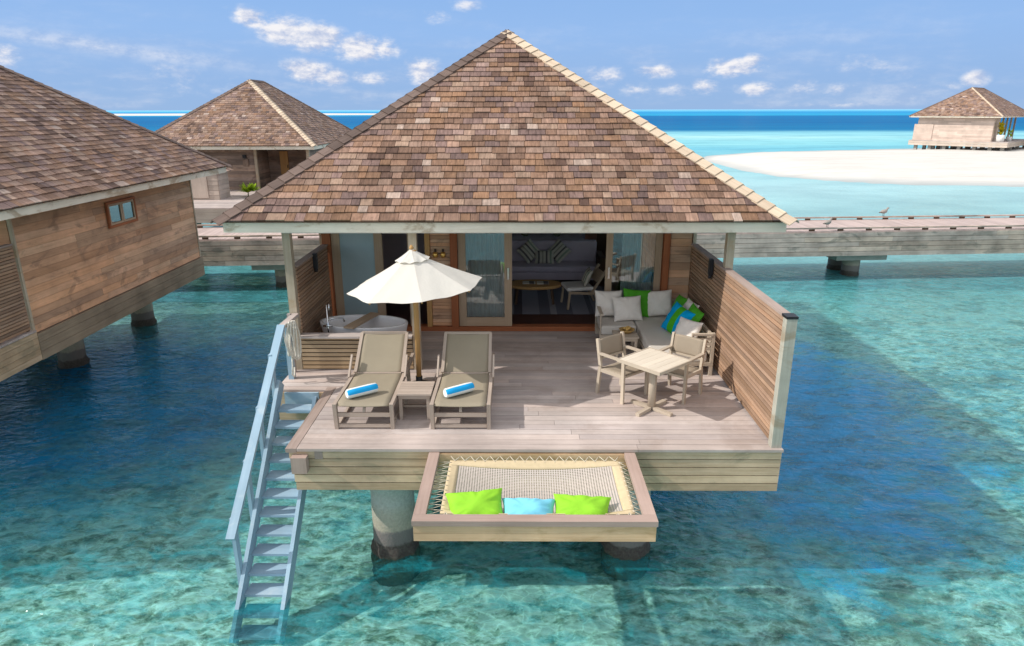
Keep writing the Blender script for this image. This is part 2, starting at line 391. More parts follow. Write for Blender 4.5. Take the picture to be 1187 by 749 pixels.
    def grid(s, fn, nu, nv, r=None, smooth=True, uvfn=None):
        r = rng.random() if r is None else r; b = len(s.v)
        for j in range(nv+1):
            for i in range(nu+1): s.v.append(tuple(fn(i/nu, j/nv)))
        for j in range(nv):
            for i in range(nu):
                s.f.append([b+j*(nu+1)+i, b+j*(nu+1)+i+1, b+(j+1)*(nu+1)+i+1, b+(j+1)*(nu+1)+i]); s.r.append(r); s.sm.append(smooth)
                q = [(i/nu, j/nv), ((i+1)/nu, j/nv), ((i+1)/nu, (j+1)/nv), (i/nu, (j+1)/nv)]
                s.uv += q if uvfn is None else [uvfn(*z) for z in q]
        return s
    def build(s, name, mat, parent=None, org=None, bevel=0.0):
        me = bpy.data.meshes.new(name)
        o0 = Vector(org) if org is not None else (Vector(parent['_o']) if parent is not None and '_o' in parent else Vector((0, 0, 0)))
        me.from_pydata([(x-o0.x, y-o0.y, z-o0.z) for x, y, z in s.v], [], s.f)
        ul = me.uv_layers.new(name='UVMap'); ul.data.foreach_set('uv', [c for q in s.uv for c in q])
        at = me.attributes.new('rnd', 'FLOAT', 'FACE'); at.data.foreach_set('value', s.r)
        me.polygons.foreach_set('use_smooth', s.sm)
        me.materials.append(MATS[mat]); me.update()
        o = bpy.data.objects.new(name, me); COL.objects.link(o)
        if parent is not None:
            o.parent = parent
            if '_o' in parent: o['_o'] = parent['_o']
        if bevel:
            bv = o.modifiers.new('bevel', 'BEVEL'); bv.width = bevel; bv.segments = 2; bv.limit_method = 'ANGLE'; bv.angle_limit = radians(40)
        return o

THINGS = []
def tag(o, label=None, cat=None, group=None, kind=None):
    if label: o['label'] = label
    if cat: o['category'] = cat
    if group: o['group'] = group
    if kind: o['kind'] = kind
    return o
def thing(name, label, cat, loc=(0, 0, 0), rotz=0.0, group=None, org=None):
    """Empty at the base; part meshes are given in the thing's own frame (or in a frame whose origin is org)."""
    o = bpy.data.objects.new(name, None); COL.objects.link(o); o.empty_display_size = .2
    o.location = loc; o.rotation_euler = (0, 0, rotz); o['_o'] = tuple(org) if org is not None else (0.0, 0.0, 0.0)
    return tag(o, label, cat, group)
def single(name, mb, mat, label, cat, loc=(0, 0, 0), rot=(0, 0, 0), group=None, bevel=0.0):
    o = mb.build(name, mat, None, bevel=bevel); o.location = loc; o.rotation_euler = rot
    return tag(o, label, cat, group)
def children(o): return [c for c in list(bpy.data.objects) if c.parent == o]
def copy_tree(o, parent=None):
    c = o.copy(); COL.objects.link(c); c.parent = parent
    for ch in children(o): copy_tree(ch, c)
    return c
def dup(o, loc, rotz=None, label=None, group=None):
    c = copy_tree(o); c.location = loc
    if rotz is not None: c.rotation_euler[2] = rotz
    if label: c['label'] = label
    if group: c['group'] = group
    return c

def planks_x(mb, x0, x1, y0, y1, z0, z1, wd=.14, gap=.007, seg=(2.6, 4.4)):
    y = y0
    while y < y1-.03:
        ye = min(y+wd, y1); x = x0
        while x < x1-.01:
            L = rng.uniform(*seg); xe = x1 if x+L > x1-.5 else x+L
            mb.box(x, xe-.004, y, ye-gap, z0, z1+rng.uniform(-.0015, .0015)); x = xe
        y = ye
    return mb
def clad(mb, p0, p1, z0, z1, bh=.145, th=.028, seg=(1.4, 3.2), lap=.006):
    """horizontal weather boards from p0 to p1 (outer face on the right hand side of p0->p1)"""
    p0 = Vector((*p0, 0)); p1 = Vector((*p1, 0)); d = p1-p0; L = d.length; d /= L; n = Vector((d.y, -d.x, 0))
    mb.obox((p0+p1)/2 + Vector((0, 0, (z0+z1)/2)) - n*.04, d*L/2, n*.025, Vector((0, 0, (z1-z0)/2-.004)), .12)
    z = z0
    while z < z1-.02:
        ze = min(z+bh, z1); x = 0.0
        while x < L-.01:
            l = rng.uniform(*seg); xe = L if x+l > L-.7 else x+l
            a = p0 + d*x; b = p0 + d*(xe-.003)
            P = []
            for i in range(8):
                q = (b if i & 1 else a) + (n*(th if not (i & 4) else th-.010) if i & 2 else -n*.012) + Vector((0, 0, (ze-lap) if i & 4 else z))
                P.append(q)
            mb.hexa(P); x = xe
        z = ze
    return mb
def slats(mb, p0, p1, z0, z1, h=.047, gap=.013, th=.025):
    p0 = Vector((*p0, 0)); p1 = Vector((*p1, 0)); z = z0
    while z < z1-.02:
        ze = min(z+h, z1)
        mb.bar(p0+Vector((0, 0, (z+ze)/2)), p1+Vector((0, 0, (z+ze)/2)), th, ze-z); z += h+gap
    return mb

# ------------------------------------------------------------------ roof
def roof_faces(x0, x1, y0, y1, z, rise):
    h = (x1-x0)/2; cx_ = (x0+x1)/2; S = sqrt(h*h+rise*rise)
    c = h/S; sn = rise/S
    V_ = Vector
    return h, S, [(V_((x0, y0, z)), V_((1, 0, 0)), x1-x0, V_((0, c, sn)), V_((0, -sn, c))),
                  (V_((x1, y0, z)), V_((0, 1, 0)), y1-y0, V_((-c, 0, sn)), V_((sn, 0, c))),
                  (V_((x1, y1, z)), V_((-1, 0, 0)), x1-x0, V_((0, -c, sn)), V_((0, sn, c))),
                  (V_((x0, y1, z)), V_((0, -1, 0)), y1-y0, V_((c, 0, sn)), V_((-sn, 0, c)))]
def shingle_roof(x0, x1, y0, y1, z, rise, courses=34, wmin=.11, wmax=.29):
    mb = MB(); h, S, F = roof_faces(x0, x1, y0, y1, z, rise); cx_ = (x0+x1)/2
    # solid body just under the shingles
    a, b = y0+h, y1-h
    P = [(x0, y0, z), (x1, y0, z), (x1, y1, z), (x0, y1, z), (cx_, a, z+rise), (cx_, b, z+rise)]
    P = [(p[0], p[1], p[2]-.03) for p in P]
    for q in ((0, 1, 4), (1, 2, 5, 4), (2, 3, 5), (3, 0, 4, 5), (3, 2, 1, 0)):
        mb.face([P[i] for i in q], [(0, 0)]*len(q), .1)
    cs = S/courses; k = h/S
    for (A, e, L, s_, n) in F:
        for i in range(courses):
            tb = -.025 if i == 0 else i*cs
            x = tb*k if i else -.03
            xr = L - (tb*k if i else -.03)
            x += 0.0
            first = True
            while x < xr-.01:
                wdt = rng.uniform(wmin, wmax)*(.62 if first and i % 2 else 1)
                first = False
                xe = min(x+wdt, xr)
                if xr-xe < .06: xe = xr
                t0 = tb + rng.uniform(-.008, .008); t1 = min(tb+1.55*cs, S)
                lb = .029+rng.uniform(-.005, .007); lt = .004
                lo, hi = t1*k, L-t1*k
                g_ = .0035
                X0, X1 = x+g_, xe-g_
                T0, T1 = min(max(X0, lo), hi), max(min(X1, hi), lo)
                pt = lambda u, v, l: A + e*u + s_*v + n*l
                r = rng.random()
                q = [pt(X0, t0, lb), pt(X1, t0, lb), pt(T1, t1, lt), pt(T0, t1, lt)]
                q2 = [pt(X0, t0, lb-.024), pt(X1, t0, lb-.024)]
                w_ = X1-X0; l_ = t1-t0
                mb.face(q, [(0, 0), (0, w_), (l_, w_), (l_, 0)], r)
                mb.face([q2[0], q2[1], q[1], q[0]], [(0, 0), (0, w_), (.02, w_), (.02, 0)], r)
                mb.face([q2[0], q[0], q[3]], [(0, 0), (0, .02), (l_, 0)], r)
                mb.face([q[1], q2[1], q[2]], [(0, 0), (0, .02), (l_, 0)], r)
                x = xe
    return mb
def hip_line(P, Q, n1, n2, w=.155, pitch=.2, over=.09, lift=.034):
    mb = MB(); P = Vector(P); Q = Vector(Q); d = Q-P; L = d.length; d /= L; nn = int(L/pitch)+1
    sides = []
    for n in (n1, n2):
        c = n.cross(d)
        other = n2 if n is n1 else n1
        if c.dot(other) > 0: c = -c
        sides.append((n, c))
    for i in range(nn):
        a = i*pitch; b = min(a+pitch+over, L+.03); r = rng.random()
        for (n, c) in sides:
            ww = w*rng.uniform(.93, 1.05)
            la, lb = lift+.018, lift-.006
            p = lambda t_, u, l: P + d*t_ + c*u + n*l
            mb.hexa([p(a, -.012, la-.018), p(b, -.012, lb-.018), p(a, ww, la-.018), p(b, ww, lb-.018), p(a, -.012, la), p(b, -.012, lb), p(a, ww, la), p(b, ww, lb)], r)
    return mb
RX0, RX1, RY0, RY1, RZ, RISE = -4.4, 4.0, 9.95, 20.3, 4.40, 2.97
def roof_parts(root, x0=RX0, x1=RX1, y0=RY0, y1=RY1, z=RZ, rise=RISE, mat='shingle', courses=34, pale=(1, 3), wmin=.11, wmax=.29, reuse=None):
    h, S, F = roof_faces(x0, x1, y0, y1, z, rise); cx_ = (x0+x1)/2
    if reuse is None: rf = shingle_roof(x0, x1, y0, y1, z, rise, courses, wmin, wmax).build('roof', mat, root)
    else:
        rf = reuse.copy(); COL.objects.link(rf); rf.parent = root
        rf.data = rf.data.copy(); rf.data.materials.clear(); rf.data.materials.append(MATS[mat])
    crn = [(x0, y0, z), (x1, y0, z), (x1, y1, z), (x0, y1, z)]
    tops = [(cx_, y0+h, z+rise), (cx_, y0+h, z+rise), (cx_, y1-h, z+rise), (cx_, y1-h, z+rise)]
    adj = [(3, 0), (0, 1), (1, 2), (2, 3)]
    for i in range(4):
        d = (Vector(crn[i])-Vector(tops[i])).normalized()
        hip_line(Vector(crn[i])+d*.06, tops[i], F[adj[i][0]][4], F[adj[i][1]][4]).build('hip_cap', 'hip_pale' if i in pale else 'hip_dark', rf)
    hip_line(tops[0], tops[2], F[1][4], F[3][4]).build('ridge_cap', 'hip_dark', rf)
    fb = MB(); i_ = .05; za, zb = z-.185, z-.02
    fb.box(x0+i_, x1-i_, y0+i_, y0+i_+.05, za, zb); fb.box(x0+i_, x1-i_, y1-i_-.05, y1-i_, za, zb)
    fb.box(x0+i_, x0+i_+.05, y0+i_+.053, y1-i_-.053, za, zb); fb.box(x1-i_-.05, x1-i_, y0+i_+.053, y1-i_-.053, za, zb)
    fb.build('eave_board', 'eave_wood', rf)
    return rf

# ------------------------------------------------------------------ setting: seabed, sandbars, water
def smooth(a, b, x):
    if a > b: return 1 - smooth(b, a, x)
    q = min(max((x-a)/(b-a), 0), 1); return q*q*(3-2*q)
m, t, out = newmat('seabed_mat')
pos = t.n('ShaderNodeNewGeometry').outputs['Position']
dv = t.noise(pos, 2.2, 3, .55, out=1)
pw = t.n('ShaderNodeVectorMath', operation='ADD', ins={0: pos, 1: t.n('ShaderNodeVectorMath', operation='SCALE', ins={0: dv, 'Scale': .34}).outputs[0]}).outputs[0]
big = t.noise(pos, .22, 4, .55); mid = t.noise(t.mapping(pw, (1, 1.4, 1)), 2.0, 6, .66); fine = t.noise(pw, 8.0, 5, .66)
vor = t.n('ShaderNodeTexVoronoi', feature='DISTANCE_TO_EDGE', ins={'Vector': pw, 'Scale': 3.4}).outputs[0]
vor2 = t.n('ShaderNodeTexVoronoi', feature='F1', ins={'Vector': pw, 'Scale': 3.4})
rb = t.noise(t.mapping(pw, (.85, 1.7, 1)), 3.6, 9, .74)
rb2 = t.noise(t.mapping(pw, (.85, 1.8, 1), loc=(31, 7, 0)), 5.5, 8, .72)
stone = t.ramp(rb, [(.33, (.07, .12, .09)), (.41, (.26, .30, .23)), (.465, (.52, .53, .44)), (.52, (.80, .79, .70)), (.58, (.90, .89, .84))])
stone = t.mix(t.mr(rb2, .50, .62, 0, .6, True), stone, (.40, .39, .26))
sand = t.mix(t.mr(rb2, .35, .65), (.62, .62, .54), (.86, .85, .78))
sel = t.m('ADD', t.m('MULTIPLY', mid, .8), t.m('MULTIPLY', t.m('SUBTRACT', big, .5), 1.0))
c = t.mix(t.mr(sel, .42, .58, 0, .9, True), stone, sand)
coral = t.mix(t.mr(rb, .35, .62), (.05, .10, .08), (.26, .29, .21))
c = t.mix(t.m('MULTIPLY', t.mr(t.noise(pos, .62, 7, .72), .53, .585, 0, .85, True), t.mr(mid, .35, .6, .5, 1)), c, coral)
princ(t, out, Base_Color=c, Roughness=.9, Specular_IOR_Level=.1)

def bed_z(x, y):
    n_ = noise.noise(Vector((x*.12, y*.12, 3.1))); n2_ = noise.noise(Vector((x*.55, y*.55, 9.0))); n3_ = noise.noise(Vector((x*1.7, y*1.7, 1.0)))
    return -.38 + .09*n_ + .08*n2_ + .06*n3_ - .6*smooth(18, 45, y) - .6*max(0.0, 1 - ((x-5.1)/3.9)**2 - ((y-14.3)/5.8)**2)  # last term: bed dip added under the blue shade painted at the right
mb = MB(); NX, NY = 230, 230
mb.grid(lambda u, v: (lambda y: (lambda x: (x, y, bed_z(x, y)))((u-.5)*(34 + 1.4*y)))(1.0 + 120*v**1.8), NX, NY, 0.5)
tag(mb.build('seabed', 'seabed_mat'), kind='structure')

m, t, out = newmat('sand_mat')
pos = t.n('ShaderNodeNewGeometry').outputs['Position']
zz = t.n('ShaderNodeSeparateXYZ', ins={0: pos}).outputs[2]
n_ = t.noise(t.mapping(pos, (.25, 1, 1)), .5, 6, .6)
wet = t.mr(t.m('ADD', zz, t.m('MULTIPLY', t.m('SUBTRACT', n_, .5), .08)), .0, .17)
n2 = t.noise(t.mapping(pos, (.6, 1.6, 1)), 1.0, 6, .65)
c = t.mix(t.m('POWER', wet, .7), (.40, .43, .43), t.mix(t.mr(n_, .3, .7), t.mix(t.mr(n2, .38, .6), (.56, .53, .485), (.64, .61, .57)), (.70, .675, .64)))
princ(t, out, Base_Color=c, Roughness=.9, Specular_IOR_Level=.1)
def yf(x):   # near shore
    pts = [(22, 86), (22.5, 70), (24, 64), (28, 58.5), (33, 56.5), (40, 55), (60, 53), (100, 52), (200, 54), (320, 60)]
    for (a, b), (c_, d_) in zip(pts, pts[1:]):
        if x <= c_: return b + (d_-b)*smooth(a, c_, x) if x > a else b
    return 60
def yb(x):
    pts = [(22, 86), (26, 95), (33, 101), (45, 105), (80, 116), (200, 150), (320, 170)]
    for (a, b), (c_, d_) in zip(pts, pts[1:]):
        if x <= c_: return b + (d_-b)*(max(x-a, 0)/(c_-a))
    return 170
def sand_z(x, y):
    d = min(y-yf(x), yb(x)-y, (x-22.0)*1.6) + 2.2*noise.noise(Vector((x*.12, y*.16, 4))) + .8*noise.noise(Vector((x*.5, y*.5, 2)))
    return -.5 + .5*smooth(-9, 0, d) + .62*smooth(0, 14, d) + .03*noise.noise(Vector((x*.1, y*.1, 0)))*smooth(0, 8, d)
mb = MB(); mb.grid(lambda u, v: (lambda x, y: (x, y, sand_z(x, y)))(12 + 290*u**1.6, 40 + 140*v), 110, 110, .5)
tag(mb.build('sandbar', 'sand_mat'), kind='structure')
mb = MB()
def fs(u, v):
    x, y = -900+860*u, 760+330*v
    e = 1 - (2*u-1)**2 - (2*v-1)**2 + .25*noise.noise(Vector((x*.01, y*.02, 5)))
    return (x, y, -.5 + 1.6*smooth(-.1, .6, e))
mb.grid(fs, 60, 30, .5); tag(mb.build('distant_sandbank', 'sand_mat'), kind='structure')

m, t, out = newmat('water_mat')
pos = t.n('ShaderNodeNewGeometry').outputs['Position']
s_ = t.n('ShaderNodeSeparateXYZ', ins={0: pos}); PX, PY = s_.outputs[0], s_.outputs[1]
bn = t.noise(t.mapping(pos, (.02, .05, 1)), 1.0, 5, .55)
bn2 = t.noise(t.mapping(pos, (.10, .16, 1)), 1.0, 5, .6)
lg = t.m('MULTIPLY', t.m('LOGARITHM', t.m('MAXIMUM', PY, 2.0), 10.0), .25)
lg = t.m('ADD', lg, t.m('MULTIPLY', t.m('SUBTRACT', bn, .5), t.mr(lg, .38, .6, .03, .014)))
L4 = lambda y: log10(y)*.25
body = t.ramp(lg, [(L4(7), (.02, .38, .45)), (L4(13), (.01, .31, .44)), (L4(18), (.06, .36, .42)), (L4(25), (.13, .47, .50)), (L4(32), (.26, .53, .55)), (L4(56), (.36, .60, .63)), (L4(88), (.24, .55, .60)), (L4(112), (.17, .50, .60)),
                   (L4(128), (.24, .58, .63)), (L4(160), (.33, .63, .66)), (L4(185), (.24, .56, .63)), (L4(210), (.003, .17, .36)), (L4(330), (.002, .13, .33)), (L4(640), (.003, .15, .37)), (L4(740), (.02, .34, .58)), (L4(1500), (.025, .27, .56)), (L4(2200), (.10, .46, .68)), (L4(5000), (.22, .50, .70))])
body = t.mix(t.mr(bn2, .35, .68, 0, .22), body, t.mix(1.0, body, (.45, .62, .8), 'MULTIPLY'))
fv_ = t.noise(t.mapping(pos, (.006, .035, 1)), 1.0, 5, .6)
body = t.mix(t.m('MULTIPLY', t.mr(fv_, .5, .66, 0, .5, True), t.mr(PY, 60, 140)), body, t.mix(1.0, body, (.5, .74, .86), 'MULTIPLY'))
body = t.mix(t.m('MULTIPLY', t.mr(fv_, .48, .36, 0, .4, True), t.mr(PY, 60, 140)), body, t.mix(1.0, body, (1.8, 1.3, 1.12), 'MULTIPLY'))
k = t.ramp(lg, [(L4(6), (.03,)*3), (L4(12), (.14,)*3), (L4(20), (.26,)*3), (L4(27), (.6,)*3), (L4(45), (.9,)*3), (L4(60), (1,)*3)])
k = t.m('MULTIPLY', k, t.mr(bn2, .3, .7, 1.12, .85), clamp=True)
rp1 = t.noise(t.mapping(pos, (1, 1.7, 1), rot=(0, 0, .3)), 1.5, 7, .68, .5)
k = t.m('ADD', k, t.m('MULTIPLY', t.mr(rp1, .44, .60, 0, .30, True), t.mr(PY, 16, 40, 1, 0)), clamp=True)
# main villa's shade painted as blue into the water at the right
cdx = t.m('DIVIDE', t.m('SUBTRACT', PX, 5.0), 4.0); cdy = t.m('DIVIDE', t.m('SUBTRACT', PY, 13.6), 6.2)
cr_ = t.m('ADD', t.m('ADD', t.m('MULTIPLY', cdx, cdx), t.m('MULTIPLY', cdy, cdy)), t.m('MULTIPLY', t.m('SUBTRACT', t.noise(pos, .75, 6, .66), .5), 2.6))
shade_right = t.mr(cr_, .25, 1.25, 1, 0, True)
body = t.mix(shade_right, body, (.001, .24, .52))
pdx = t.m('DIVIDE', t.m('ADD', PX, 8.5), 5.0); pdy = t.m('DIVIDE', t.m('SUBTRACT', PY, 13.6), 5.4)  # left villa's shade painted as darker blue into the water
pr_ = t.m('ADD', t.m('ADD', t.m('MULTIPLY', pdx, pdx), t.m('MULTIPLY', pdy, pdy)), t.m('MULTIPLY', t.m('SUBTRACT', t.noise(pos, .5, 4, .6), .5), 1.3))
shade_left = t.mr(pr_, .2, 1.2, 1, 0, True)
body = t.mix(shade_left, body, (.002, .15, .33))
k = t.m('ADD', k, t.m('MULTIPLY', t.m('MULTIPLY', shade_left, .50), t.mr(t.noise(t.mapping(pos, (.8, 1.5, 1)), .9, 5, .6), .36, .64, .45, 1.1)), clamp=True)
k = t.m('ADD', k, t.m('MULTIPLY', t.m('MULTIPLY', shade_right, .64), t.mr(t.noise(t.mapping(pos, (.6, 1.9, 1)), 1.5, 6, .66), .38, .62, .42, 1.1)), clamp=True)
wv = t.mapping(pos, (1, 1.5, 1), rot=(0, 0, .35))
w1 = t.noise(wv, 1.5, 4, .55, .5); w2 = t.noise(wv, 5.0, 4, .6, .3); w3 = t.noise(t.mapping(pos, (.22, .6, 1)), 1.0, 4, .6)
hgt = t.m('ADD', t.m('ADD', t.m('MULTIPLY', w1, .055), t.m('MULTIPLY', w2, .036)), t.m('MULTIPLY', w3, .05))
bst = t.mr(PY, 15, 250, 1.0, .12)
nrm = t.n('ShaderNodeBump', ins={'Strength': bst, 'Distance': 1.35, 'Height': hgt}).outputs[0]
lw = t.n('ShaderNodeLayerWeight', ins={'Blend': .5, 'Normal': nrm}).outputs['Facing']
fres = t.m('MULTIPLY', t.m('ADD', .012, t.m('MULTIPLY', t.m('POWER', lw, 2.9), .30)), t.mr(PY, 18, 160, 1, .32), clamp=True)
# bright ripple light network painted into the water's tint
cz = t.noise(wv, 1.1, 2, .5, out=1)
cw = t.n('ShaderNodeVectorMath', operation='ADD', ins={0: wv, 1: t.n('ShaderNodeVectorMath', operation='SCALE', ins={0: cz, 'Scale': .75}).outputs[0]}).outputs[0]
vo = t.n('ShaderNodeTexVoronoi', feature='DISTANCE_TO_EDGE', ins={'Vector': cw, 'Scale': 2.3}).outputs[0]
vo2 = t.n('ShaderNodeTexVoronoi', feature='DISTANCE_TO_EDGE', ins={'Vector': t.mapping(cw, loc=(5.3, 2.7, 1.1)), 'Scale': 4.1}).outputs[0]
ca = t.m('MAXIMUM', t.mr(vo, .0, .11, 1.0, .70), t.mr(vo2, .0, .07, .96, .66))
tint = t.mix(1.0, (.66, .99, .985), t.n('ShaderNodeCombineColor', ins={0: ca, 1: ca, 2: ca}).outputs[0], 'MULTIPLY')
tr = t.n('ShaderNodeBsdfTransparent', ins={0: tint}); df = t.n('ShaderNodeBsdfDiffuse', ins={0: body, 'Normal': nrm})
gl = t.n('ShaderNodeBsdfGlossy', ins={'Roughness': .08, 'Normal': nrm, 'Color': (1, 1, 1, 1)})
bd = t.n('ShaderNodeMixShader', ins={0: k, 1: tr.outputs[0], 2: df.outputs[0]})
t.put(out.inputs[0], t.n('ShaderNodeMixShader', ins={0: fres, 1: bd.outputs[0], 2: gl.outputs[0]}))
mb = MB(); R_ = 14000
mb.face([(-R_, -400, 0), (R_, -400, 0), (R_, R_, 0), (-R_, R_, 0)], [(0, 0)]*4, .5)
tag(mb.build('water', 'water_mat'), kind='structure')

# ------------------------------------------------------------------ villas (built in the main villa's own coordinates)
ORG = (-0.2, 9.95, 0.0); D = 1.95
PILES = [(-1.74, 8.35), (1.55, 8.35), (-1.74, 12.2), (1.55, 12.2), (-1.74, 15.6), (1.55, 15.6), (-1.74, 18.9), (1.55, 18.9)]
def pile(x, y, top=1.36, rad=.30):
    prof = [(rad*1.02, -2.0), (rad*1.04, -.8)] + [(rad*(1.08 if z < .12 else 1.0), z) for z in [-.6+.06*i for i in range(15)]] + [(rad, top-.42), (rad*1.04, top-.34), (rad*1.45, top-.06), (rad*1.5, top)]
    mb = MB().lathe(prof, 40, (x, y, 0))
    for i, (a, b, c) in enumerate(mb.v):
        if -.7 < c < .22:
            k = 1 + (.16*abs(noise.noise(Vector((a*9, b*9, c*9)))) + .10*noise.noise(Vector((a*24, b*24, c*24))))*(smooth(.22, .02, c))
            mb.v[i] = (x+(a-x)*k, y+(b-y)*k, c)
    return mb
def villa_common(root, wallmat='clad_wood', added_windows=False):
    # platform
    db = MB(); planks_x(db, -2.73, 3.28, 7.55, 9.42, D-.035, D); planks_x(db, -3.62, 3.28, 9.42, 12.3, D-.035, D)
    db.build('deck', 'deck_wood', root)
    MB().box(-2.87, -2.735, 7.55, 9.5, D-.05, D+.004).build('deck_edge_board', 'trim_wood', root)
    MB().box(-2.8, 3.2, 7.66, 9.5, 1.42, D-.037).box(-3.5, 3.2, 9.503, 19.3, 1.40, D-.037).build('floor_frame', 'base_wood', root)
    fb = MB()
    for i in range(5):
        z1 = D-.045-i*.112; x0 = -2.84+.012*i
        fb.box(x0, 3.27, 7.58+.002*i, 7.615+.002*i, z1-.101, z1)
        fb.box(3.235, 3.27, 7.62, 12.3, z1-.106, z1); fb.box(x0, x0+.035, 7.62, 9.38, z1-.106, z1)
    fb.box(-3.6, -2.85, 9.40, 9.435, 1.42, D-.04); fb.box(-3.6, -3.565, 9.44, 12.3, 1.42, D-.04)
    fb.build('deck_fascia', 'fascia_wood', root)
    sb = MB()
    for i in range(3):
        z1 = 1.86-i*.175
        for xa in (-3.66, 3.23):
            sb.box(xa, xa+.05, 12.303 if xa > 0 else 12.31, 19.46, z1-.168, z1)
        sb.box(-3.6, 3.22, 19.42, 19.46, z1-.168, z1)
    sb.build('floor_skirt', 'base_wood', root)
    for (x, y) in PILES: pile(x, y).build('pile', 'pile_concrete', root)
    # enclosing walls
    wb = MB()
    if added_windows:  # leaves gaps for the added side windows
        clad(wb, (3.2, 12.32), (3.2, 19.4), 1.88, 2.85); clad(wb, (3.2, 12.32), (3.2, 13.2), 2.85, 4.22); clad(wb, (3.2, 17.4), (3.2, 19.4), 2.85, 4.22)
        clad(wb, (3.2, 13.2), (3.2, 17.4), 4.09, 4.22)
    else: clad(wb, (3.2, 12.32), (3.2, 19.4), 1.88, 4.22)
    clad(wb, (-3.6, 19.4), (-3.6, 12.32), 1.88, 4.22)
    if added_windows:
        clad(wb, (3.17, 19.4), (-3.57, 19.4), 1.88, 2.80); clad(wb, (3.17, 19.4), (2.86, 19.4), 2.80, 4.22); clad(wb, (-1.30, 19.4), (-3.57, 19.4), 2.80, 4.22)
        fr = MB().box(-1.29, 2.85, 19.36, 19.42, 2.81, 2.89).box(-1.29, 2.85, 19.36, 19.42, 4.08, 4.16)  # unseen rear window added to light the room
        for xx in (-1.29, .06, 1.42, 2.77): fr.box(xx, xx+.08, 19.363, 19.417, 2.892, 4.078)
        fr = fr.build('window', 'red_wood', root); MB().box(-1.2, 2.76, 19.385, 19.392, 2.9, 4.07).build('pane', 'door_glass', fr)
    else: clad(wb, (3.17, 19.4), (-3.57, 19.4), 1.88, 4.22)
    wb.build('wall', wallmat, root)
    MB().box(3.19, 3.245, 12.26, 12.318, 1.88, 4.22).build('corner_board', 'post_wood', root)
    MB().box(3.19, 3.245, 19.40, 19.45, 1.88, 4.22).build('corner_board', 'post_wood', root)
    MB().box(-3.55, 3.15, 10.2, 19.3, 4.17, 4.21).build('ceiling', 'plaster', root)
    pb = MB()
    for x in (-3.52, -1.6, 3.24): MB().box(x-.06, x+.06, 10.24, 10.36, D if x < 3 else D, 4.22).build('post', 'post_wood', root)
    MB().box(-3.6, 3.3, 10.22, 10.38, 4.221, 4.33).build('eave_beam', 'post_wood', root)
def privacy_screen(label, x, y0, y1, z0, z1, root_off=0.0, inner=-1, endcap=True, grp=None):
    t_ = thing('privacy_screen', label, 'screen wall', (x+root_off, (y0+y1)/2, z0), 0, grp, org=(x, (y0+y1)/2, z0))
    sb = MB(); slats(sb, (x+inner*.032, y0+.02), (x+inner*.032, y1), z0+.03, z1-.03)
    slats(sb, (x-inner*.032, y0+.02), (x-inner*.032, y1), z0+.03, z1-.03)
    sb.build('slats', 'screen_wood', t_)
    n_ = max(1, int((y1-y0)/1.1))
    for i in range(1, n_+1):
        yy = y0 + (y1-y0)*i/n_ - .03
        MB().box(x-.017, x+.017, yy-.03, yy+.03, z0, z1-.03).build('stud', 'dark_wood', t_)
    MB().box(x-.058, x+.058, y0+.06, y1, z1-.028, z1).build('cap_rail', 'trim_wood', t_)
    if endcap:
        MB().box(x-.062, x+.062, y0-.10, y0+.016, z0-.02, z1-.015).build('end_post', 'grey_post_wood', t_)
        MB().box(x-.068, x+.068, y0-.106, y0+.056, z1-.014, z1+.016).build('post_cap', 'black_metal', t_)
    return t_
def pane_window(root, x, y0, y1, z0, z1, name='window', gm='window_glass'):
    """two-light window on a wall facing +x"""
    fr = MB(); f = .055
    fr.box(x, x+.05, y0, y1, z0, z0+f).box(x, x+.05, y0, y1, z1-f, z1).box(x, x+.05, y0, y0+f, z0+f, z1-f).box(x, x+.05, y1-f, y1, z0+f, z1-f)
    w_ = fr.build(name, 'red_wood', root)
    ym = (y0+y1)/2
    for a, b in ((y0+f+.004, ym-.006), (ym+.006, y1-f-.004)):
        s2 = MB(); g_ = .05
        s2.box(x+.004, x+.04, a, b, z0+f+.004, z0+f+g_).box(x+.004, x+.04, a, b, z1-f-g_, z1-f-.004).box(x+.004, x+.04, a, a+g_, z0+f+g_, z1-f-g_).box(x+.004, x+.04, b-g_, b, z0+f+g_, z1-f-g_)
        s2.build('sash', 'door_wood', w_)
        MB().box(x+.012, x+.018, a+g_, b-g_, z0+f+g_, z1-f-g_).build('pane', gm, w_)
    

main = thing('water_villa', 'shingle roofed water villa with open sun deck in the centre of the photo', 'villa', ORG, 0, 'overwater villas', ORG)
MAINROOF = roof_parts(main)
villa_common(main, added_windows=True)
